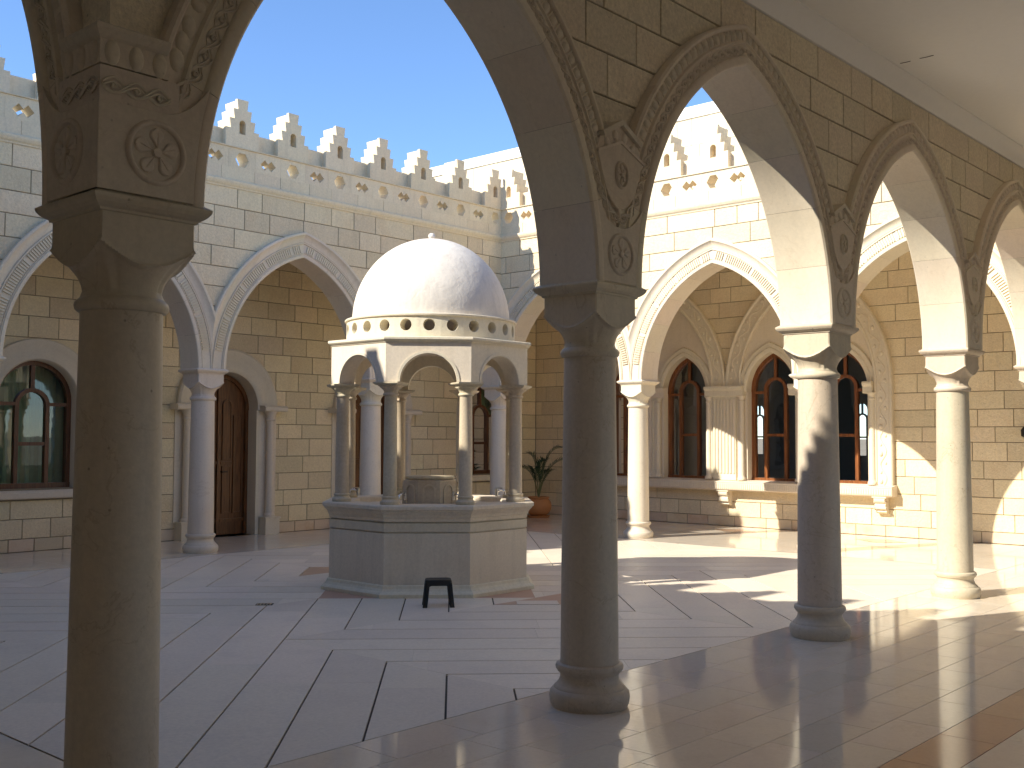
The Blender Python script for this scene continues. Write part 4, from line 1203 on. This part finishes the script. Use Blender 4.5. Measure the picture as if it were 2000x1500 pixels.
CPN = column_parts(M['column']); CPC = column_parts(M['court_column'])
def column(x, y, label, parts, group='arcade columns'):
    t = thing('column', label, 'column', (x, y, 0), 0, group)
    for nm, me in zip(('base', 'shaft', 'capital', 'abacus'), parts): obj(nm, me, t)
    return t
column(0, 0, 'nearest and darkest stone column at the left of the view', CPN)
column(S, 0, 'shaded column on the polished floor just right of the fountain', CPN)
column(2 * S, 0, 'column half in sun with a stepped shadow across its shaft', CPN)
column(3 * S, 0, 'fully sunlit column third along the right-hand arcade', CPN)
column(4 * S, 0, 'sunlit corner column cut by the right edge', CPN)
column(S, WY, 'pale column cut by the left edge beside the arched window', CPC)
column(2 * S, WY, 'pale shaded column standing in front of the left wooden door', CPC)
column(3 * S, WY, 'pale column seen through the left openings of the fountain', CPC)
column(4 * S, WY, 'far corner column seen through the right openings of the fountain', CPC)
column(4 * S, 2 * S, 'slender sunlit column on the far side between fountain and windows', CPC)
column(4 * S, S, 'sunlit far column mostly hidden behind the stepped-shadow column', CPC)
for (a) in (S, 2 * S):      # columns of the left arcade beyond the frame, parts of that wall
    for nm, me in zip(('base', 'shaft', 'capital', 'abacus'), CPN): obj('column_' + nm, me, arcF, (a, 0, 0))
for nm, me in zip(('base', 'shaft', 'capital', 'abacus'), CPN): obj('column_' + nm, me, arcF, (0, 0, 0))

# ------------------------------------------------------------------ fountain pavilion
FX, FY = 6.085, 4.58
fo = thing('ablution_fountain', 'octagonal stone fountain with white dome on slender columns in the courtyard', 'fountain', (FX, FY, 0))
C8 = 1 / math.cos(math.pi / 8)
def octa(prof, name, mat, parent=fo, smooth=None, cap=False):
    return obj(name, MB().lathe(prof, 8, a0=math.pi / 8, scale=C8, cap=cap).mesh(name, mat, smooth), parent)
octa([(1.10, -0.01), (1.118, 0.0), (1.12, 0.035), (1.105, 0.05), (1.082, 0.062), (1.066, 0.085), (1.060, 0.112), (1.046, 0.118), (1.03, 0.12)], 'plinth', M['pav'])
octa([(1.04, 0.115), (1.04, 0.632), (1.018, 0.633), (1.018, 0.646), (1.038, 0.647)], 'basin_wall', M['pav'])
octa([(1.038, 0.645), (1.041, 0.647), (1.041, 0.733), (1.018, 0.734), (1.018, 0.747), (1.038, 0.748)], 'frieze', M['carved'])
octa([(1.036, 0.746), (1.041, 0.748), (1.044, 0.785), (1.054, 0.79), (1.056, 0.80), (1.060, 0.815), (1.074, 0.835), (1.092, 0.852), (1.098, 0.866), (1.112, 0.872), (1.114, 0.903), (1.105, 0.913), (0.80, 0.913), (0.79, 0.90), (0.78, 0.86), (0.40, 0.85)], 'counter', M['pav'])
# inner water drum
dr = octa([(0.285, 0.84), (0.285, 1.128), (0.27, 1.133)], 'water_drum', M['pavcol'], cap=True)
b = MB().lathe([(0.255, 1.132), (0.268, 1.14), (0.272, 1.156), (0.262, 1.172), (0.02, 1.178)], 40)
obj('lid', b.mesh('lid', M['pavcol'], 40), dr)
for k in range(8):
    a = math.pi / 4 * k; pth = round_path(0, 0.062, 1.02, 0.86, 10); v, f = sweep2d(pth, 0.018, 0.282, 0.297)
    v = [(d * math.cos(a) - x * math.sin(a), d * math.sin(a) + x * math.cos(a), z) for x, d, z in v]
    obj('blind_arch', mesh('blind_arch', v, f, M['pavcol']), dr)
def tap(x, y, ang, z):
    t = obj('tap', MB().tube([(0, 0, z - 0.02), (0, 0, z + 0.06)], 0.016, 10).tube([(0, 0, z + 0.03), (0.05, 0, z + 0.05), (0.085, 0, z + 0.035), (0.095, 0, z - 0.005)], 0.010, 8).mesh('tap', M['chrome'], 50), fo, (x, y, 0), ang)
    obj('lever', MB().box(-0.012, 0.065, -0.012, 0.012, z + 0.062, z + 0.072).mesh('lever', M['chrome']), t)
tap(-0.36, 0.0, math.pi, 0.94); tap(0.0, -0.36, -math.pi / 2, 0.94)
tap(-0.50, 0.62, rad(128), 0.97); tap(0.52, -0.52, rad(-50), 0.97)
# columns
pb = [(0.0005, 0.913), (0.098, 0.913), (0.102, 0.925), (0.100, 0.945), (0.088, 0.955), (0.080, 0.968), (0.080, 0.978), (0.086, 0.984), (0.084, 0.996), (0.074, 1.0)]
ps = [(0.072, 0.998), (0.0705, 1.012), (0.069, 1.5), (0.064, 2.012), (0.066, 2.016)]
PBM = MB().lathe(pb, 32, cap=False).mesh('base', M['pavcol'], 40); PSM = MB().lathe(ps, 32, cap=False).mesh('shaft', M['pavcol'], 40)
n = 48; v = []; f = []
lv = [(2.012, 0.068), (2.018, 0.077), (2.028, 0.080), (2.038, 0.076), (2.044, 0.068), (2.055, 0.069), (2.07, 0.076), (2.082, 0.088), (2.094, 0.103), (2.104, 0.120), (2.112, 0.138), (2.122, 0.155)]
for z, r in lv:
    for k in range(n):
        a = 2 * math.pi * (k + .5) / n; ph = (a + math.pi / 4) % (math.pi / 2) - math.pi / 4
        rr = min(r, min(0.102 / math.cos(ph), 0.135)); 
        if z > 2.05: rr += 0.005 * math.cos(16 * a) * (1 - abs(z - 2.085) / 0.05 if abs(z - 2.085) < 0.05 else 0)
        v.append((rr * math.cos(a), rr * math.sin(a), z))
for i in range(len(lv) - 1):
    for k in range(n): k2 = (k + 1) % n; f.append((i * n + k, i * n + k2, (i + 1) * n + k2, (i + 1) * n + k))
PCM = mesh('capital', v, f, M['pavcol'], 40)
PAM = MB().lathe([(0.10, 2.116), (0.118, 2.12), (0.132, 2.13), (0.138, 2.138), (0.138, 2.150), (0.10, 2.1515)], 4, a0=math.pi / 4, scale=math.sqrt(2)).mesh('abacus', M['pavcol'])
RC = 0.92 * C8
for k in range(8):
    a = math.pi / 8 + math.pi / 4 * k
    c_ = obj('column', PSM, fo, (RC * math.cos(a), RC * math.sin(a), 0), a)
    obj('base', PBM, c_); obj('capital', PCM, c_); obj('abacus', PAM, c_)
# arched upper walls
AO, AI = 1.04, 0.85; AR = 0.285; ZP = 2.153; ZT = 2.552
def side_panel():
    ho, hi = AO * math.tan(math.pi / 8), AI * math.tan(math.pi / 8)
    xs = [-1.0] + [-math.cos(math.pi * i / 24) * AR / ho for i in range(25)] + [1.0]
    v = []
    for u in xs:
        xo = u * ho; xi = u * hi if abs(u) == 1.0 else max(-hi, min(hi, xo))
        zb = ZP + (math.sqrt(max(0, AR * AR - xo * xo)) if abs(xo) < AR + 1e-9 else 0)
        v += [(xo, AO, zb), (xi, AI, zb), (xi, AI, ZT), (xo, AO, ZT)]
    m = len(xs); f = []
    for i in range(m - 1):
        for q in range(4): q2 = (q + 1) % 4; f.append((i * 4 + q, i * 4 + q2, i * 4 + 4 + q2, i * 4 + 4 + q))
    return v, f
SV, SF = side_panel()
ring_v, ring_f = [], []
for k in range(8):
    a = math.pi / 4 * k - math.pi / 2
    rot = lambda p: (p[0] * math.cos(a) - p[1] * math.sin(a), p[0] * math.sin(a) + p[1] * math.cos(a), p[2])
    w_ = obj('arched_wall', mesh('arched_wall', [rot(p) for p in SV], SF, M['pavupper']), fo)
    pth = round_path(0, AR + 0.016, ZP + 0.002, ZP + 0.001, 22); v, f = sweep2d(pth, 0.026, AO - 0.01, AO + 0.008)
    obj('archivolt', mesh('archivolt', [rot(p) for p in v], f, M['pavupper']), w_)
octa([(1.03, 2.548), (1.048, 2.550), (1.052, 2.560), (1.066, 2.568), (1.074, 2.576), (1.078, 2.582), (1.078, 2.602), (1.068, 2.608), (0.88, 2.612)], 'cornice', M['pavupper'])
octa([(1.02, 2.55), (0.70, 2.55)], 'soffit', M['pavupper'])
# drum with round holes
ND = 24; v = []; f = []; RO, RIN = 0.925, 0.79; z0, z1 = 2.608, 2.838; hr = 0.062; zc = 2.745
for s in range(ND):
    a0 = 2 * math.pi * s / ND; da = math.pi / ND; k0 = len(v); hn = 16
    sq = []
    for i in range(hn):
        t = 2 * math.pi * i / hn + math.pi / 4
        cx, sy = math.cos(t), math.sin(t); m_ = max(abs(cx), abs(sy)); sq.append((cx / m_, sy / m_))
    for R in (RO, RIN):
        for (x, y) in sq: zz = zc + (y * (z1 - zc) if y > 0 else y * (zc - z0)); v.append((R * math.cos(a0 + x * da), R * math.sin(a0 + x * da), zz))
        for i in range(hn):
            t = 2 * math.pi * i / hn + math.pi / 4; aa = a0 + hr * math.cos(t) / RO; v.append((R * math.cos(aa), R * math.sin(aa), zc + hr * math.sin(t)))
    for i in range(hn):
        j = (i + 1) % hn
        f.append((k0 + i, k0 + j, k0 + hn + j, k0 + hn + i))
        f.append((k0 + 2 * hn + i, k0 + 3 * hn + i, k0 + 3 * hn + j, k0 + 2 * hn + j))
        f.append((k0 + hn + i, k0 + hn + j, k0 + 3 * hn + j, k0 + 3 * hn + i))
obj('pierced_drum', mesh('pierced_drum', v, f, M['pavupper'], 35), fo)
obj('drum_ring', MB().lathe([(0.79, 2.832), (0.93, 2.836), (0.944, 2.842), (0.946, 2.856), (0.938, 2.864), (0.85, 2.868)], 96, cap=False).mesh('drum_ring', M['pavupper'], 40), fo)
dome = obj('dome', MB().lathe([(0.865 * math.cos(math.pi / 2 * i / 40) + 1e-4, 2.862 + 0.925 * math.sin(math.pi / 2 * i / 40)) for i in range(41)], 128, cap=False).mesh('dome', M['dome'], 60), fo)
obj('finial', MB().lathe([(0.028, 3.778), (0.020, 3.79), (0.022, 3.796), (0.036, 3.808), (0.040, 3.826), (0.034, 3.846), (0.018, 3.857), (0.001, 3.860)], 20).mesh('finial', M['dome'], 60), dome)

# ------------------------------------------------------------------ stool
st = thing('step_stool', 'small black plastic step stool in front of the fountain', 'stool', (5.04, 3.36, 0), -math.pi / 4 + 0.06)
st.scale = (0.88, 0.88, 0.92)
def rrect(w, h, r, n=5):
    p = []
    for cx, cy_, a0 in ((w - r, h - r, 0), (-w + r, h - r, 90), (-w + r, -h + r, 180), (w - r, -h + r, 270)):
        for i in range(n + 1): a = rad(a0 + 90 * i / n); p.append((cx + r * math.cos(a), cy_ + r * math.sin(a)))
    return p
def loft(sections):
    n = len(sections[0][0]); v = []; f = []
    for p, z in sections: v += [(x, y, z) for x, y in p]
    for i in range(len(sections) - 1):
        for k in range(n): k2 = (k + 1) % n; f.append((i * n + k, i * n + k2, i * n + n + k2, i * n + n + k))
    f.append(tuple(range(n))[::-1]); f.append(tuple((len(sections) - 1) * n + k for k in range(n)))
    return v, f
obj('seat', MB().add(*loft([(rrect(.142, .112, .035), .222), (rrect(.142, .112, .035), .262), (rrect(.136, .106, .035), .275), (rrect(.124, .094, .03), .279), (rrect(.11, .08, .03), .277)])).mesh('seat', M['black'], 40), st)
for sx in (-1, 1):
    for sy in (-1, 1):
        def lg(k, z): 
            cx, cy_ = sx * (.118 + .028 * k), sy * (.088 + .024 * k); return ([(cx + x, cy_ + y) for x, y in rrect(.025, .022, .010, 3)], z)
        obj('leg', MB().add(*loft([lg(1, 0), lg(.9, .02), lg(.4, .14), lg(0, .25)])).mesh('leg', M['black'], 40), st)
for sy in (-1, 1):
    obj('apron', MB().add(*prism([(-.125, .255), (-.125, .18), (-.105, .205), (-.08, .218), (.08, .218), (.105, .205), (.125, .18), (.125, .255)], sy * .098, sy * .108)).mesh('apron', M['black']), st)
for sx in (-1, 1):
    v, f = prism([(-.095, .255), (-.095, .18), (-.08, .205), (-.06, .218), (.06, .218), (.08, .205), (.095, .18), (.095, .255)], sx * .128, sx * .138)
    obj('apron', MB().add([(d, a, z) for a, d, z in v], f).mesh('apron', M['black']), st)

# ------------------------------------------------------------------ pot and palm
PX, PY = 14.30, 10.02
pt = thing('plant_pot', 'round terracotta pot on a saucer in the far shaded corner', 'pot', (PX, PY, 0))
obj('bowl', MB().lathe([(0.0005, 0.04), (0.15, 0.04), (0.21, 0.09), (0.252, 0.17), (0.262, 0.24), (0.245, 0.31), (0.215, 0.35), (0.20, 0.365), (0.205, 0.385), (0.222, 0.40), (0.215, 0.412), (0.195, 0.41), (0.185, 0.37), (0.19, 0.35)], 48, cap=False).mesh('bowl', M['terra'], 45), pt)
obj('saucer', MB().lathe([(0.0005, 0.0), (0.20, 0.0), (0.235, 0.035), (0.225, 0.04), (0.19, 0.02), (0.0005, 0.02)], 40, cap=False).mesh('saucer', M['terra'], 40), pt)
obj('soil', MB().lathe([(0.0005, 0.36), (0.19, 0.355)], 24, cap=False).mesh('soil', M['soil']), pt)
pl = thing('palm_plant', 'thin green palm growing in the terracotta pot', 'plant', (PX, PY, 0.36))
rp = random.Random(3)
# frond end points: (right on screen, depth, height)
FR = [(0.42, 0.0, 1.02, 0.55), (0.58, 0.1, 0.80, 0.5), (0.10, -0.1, 0.75, 0.4), (-0.16, 0.05, 0.88, 0.45), (-0.34, 0.1, 0.62, 0.5), (0.24, 0.2, 0.55, 0.4), (-0.10, -0.2, 0.6, 0.45)]
for fi, (rx, dy, hz, bend) in enumerate(FR):
    right = Vector((math.sin(YAW), -math.cos(YAW), 0)); fw = Vector((math.cos(YAW), math.sin(YAW), 0))
    end = right * rx + fw * dy + Vector((0, 0, hz)); ctrl = right * rx * 0.25 + fw * dy * 0.3 + Vector((0, 0, hz * (0.75 + bend * 0.5)))
    P = [((1 - t) ** 2) * Vector((0, 0, 0)) + 2 * t * (1 - t) * ctrl + t * t * end for t in [i / 24 for i in range(25)]]
    stm = obj('frond_stem', MB().tube(P, 0.011, 5, 0.003).mesh('frond_stem', M['stem'], 60), pl)
    lb = MB()
    for i in range(8, 25):
        tng = (P[min(i + 1, 24)] - P[i - 1]).normalized()
        sd = tng.cross(Vector((0, 0, 1)));  sd = sd.normalized() if sd.length > 1e-3 else Vector((1, 0, 0))
        up = sd.cross(tng)
        for s in (-1, 1):
            for sub in (0, 1):
                L_ = (0.24 - 0.006 * abs(i - 14)) * rp.uniform(0.8, 1.1); q = P[i] + tng * (0.012 * sub)
                dirv = (tng * rp.uniform(0.75, 1.0) + sd * s * 0.75 + up * rp.uniform(0.05, 0.3)).normalized()
                tip = q + dirv * L_ + Vector((0, 0, -0.05 * rp.random())); mid = q + dirv * L_ * 0.5 + Vector((0, 0, 0.012)); wv = tng.cross(dirv).cross(dirv).normalized() * 0.009
                k = len(lb.v); lb.v += [tuple(q), tuple(mid + wv), tuple(tip), tuple(mid - wv)]; lb.f += [(k, k + 1, k + 2, k + 3)]
    obj('leaflets', lb.mesh('leaflets', M['leaf'], recalc=False), stm, kind='stuff')

# small wall lamp at the right end of the far gallery
wlmp = thing('wall_lamp', 'small dark lamp on the far wall at the right edge', 'lamp', (XB, 1.06, 1.70), math.pi / 2)
obj('bracket', MB().box(-0.03, 0.03, 0.0, 0.02, -0.06, 0.06).mesh('bracket', M['iron']), wlmp)
obj('lamp_body', MB().lathe([(0.02, -0.07), (0.055, -0.05), (0.06, 0.04), (0.03, 0.08), (0.005, 0.09)], 12, (0, 0.08, 0)).mesh('lamp_body', M['iron'], 40), wlmp)
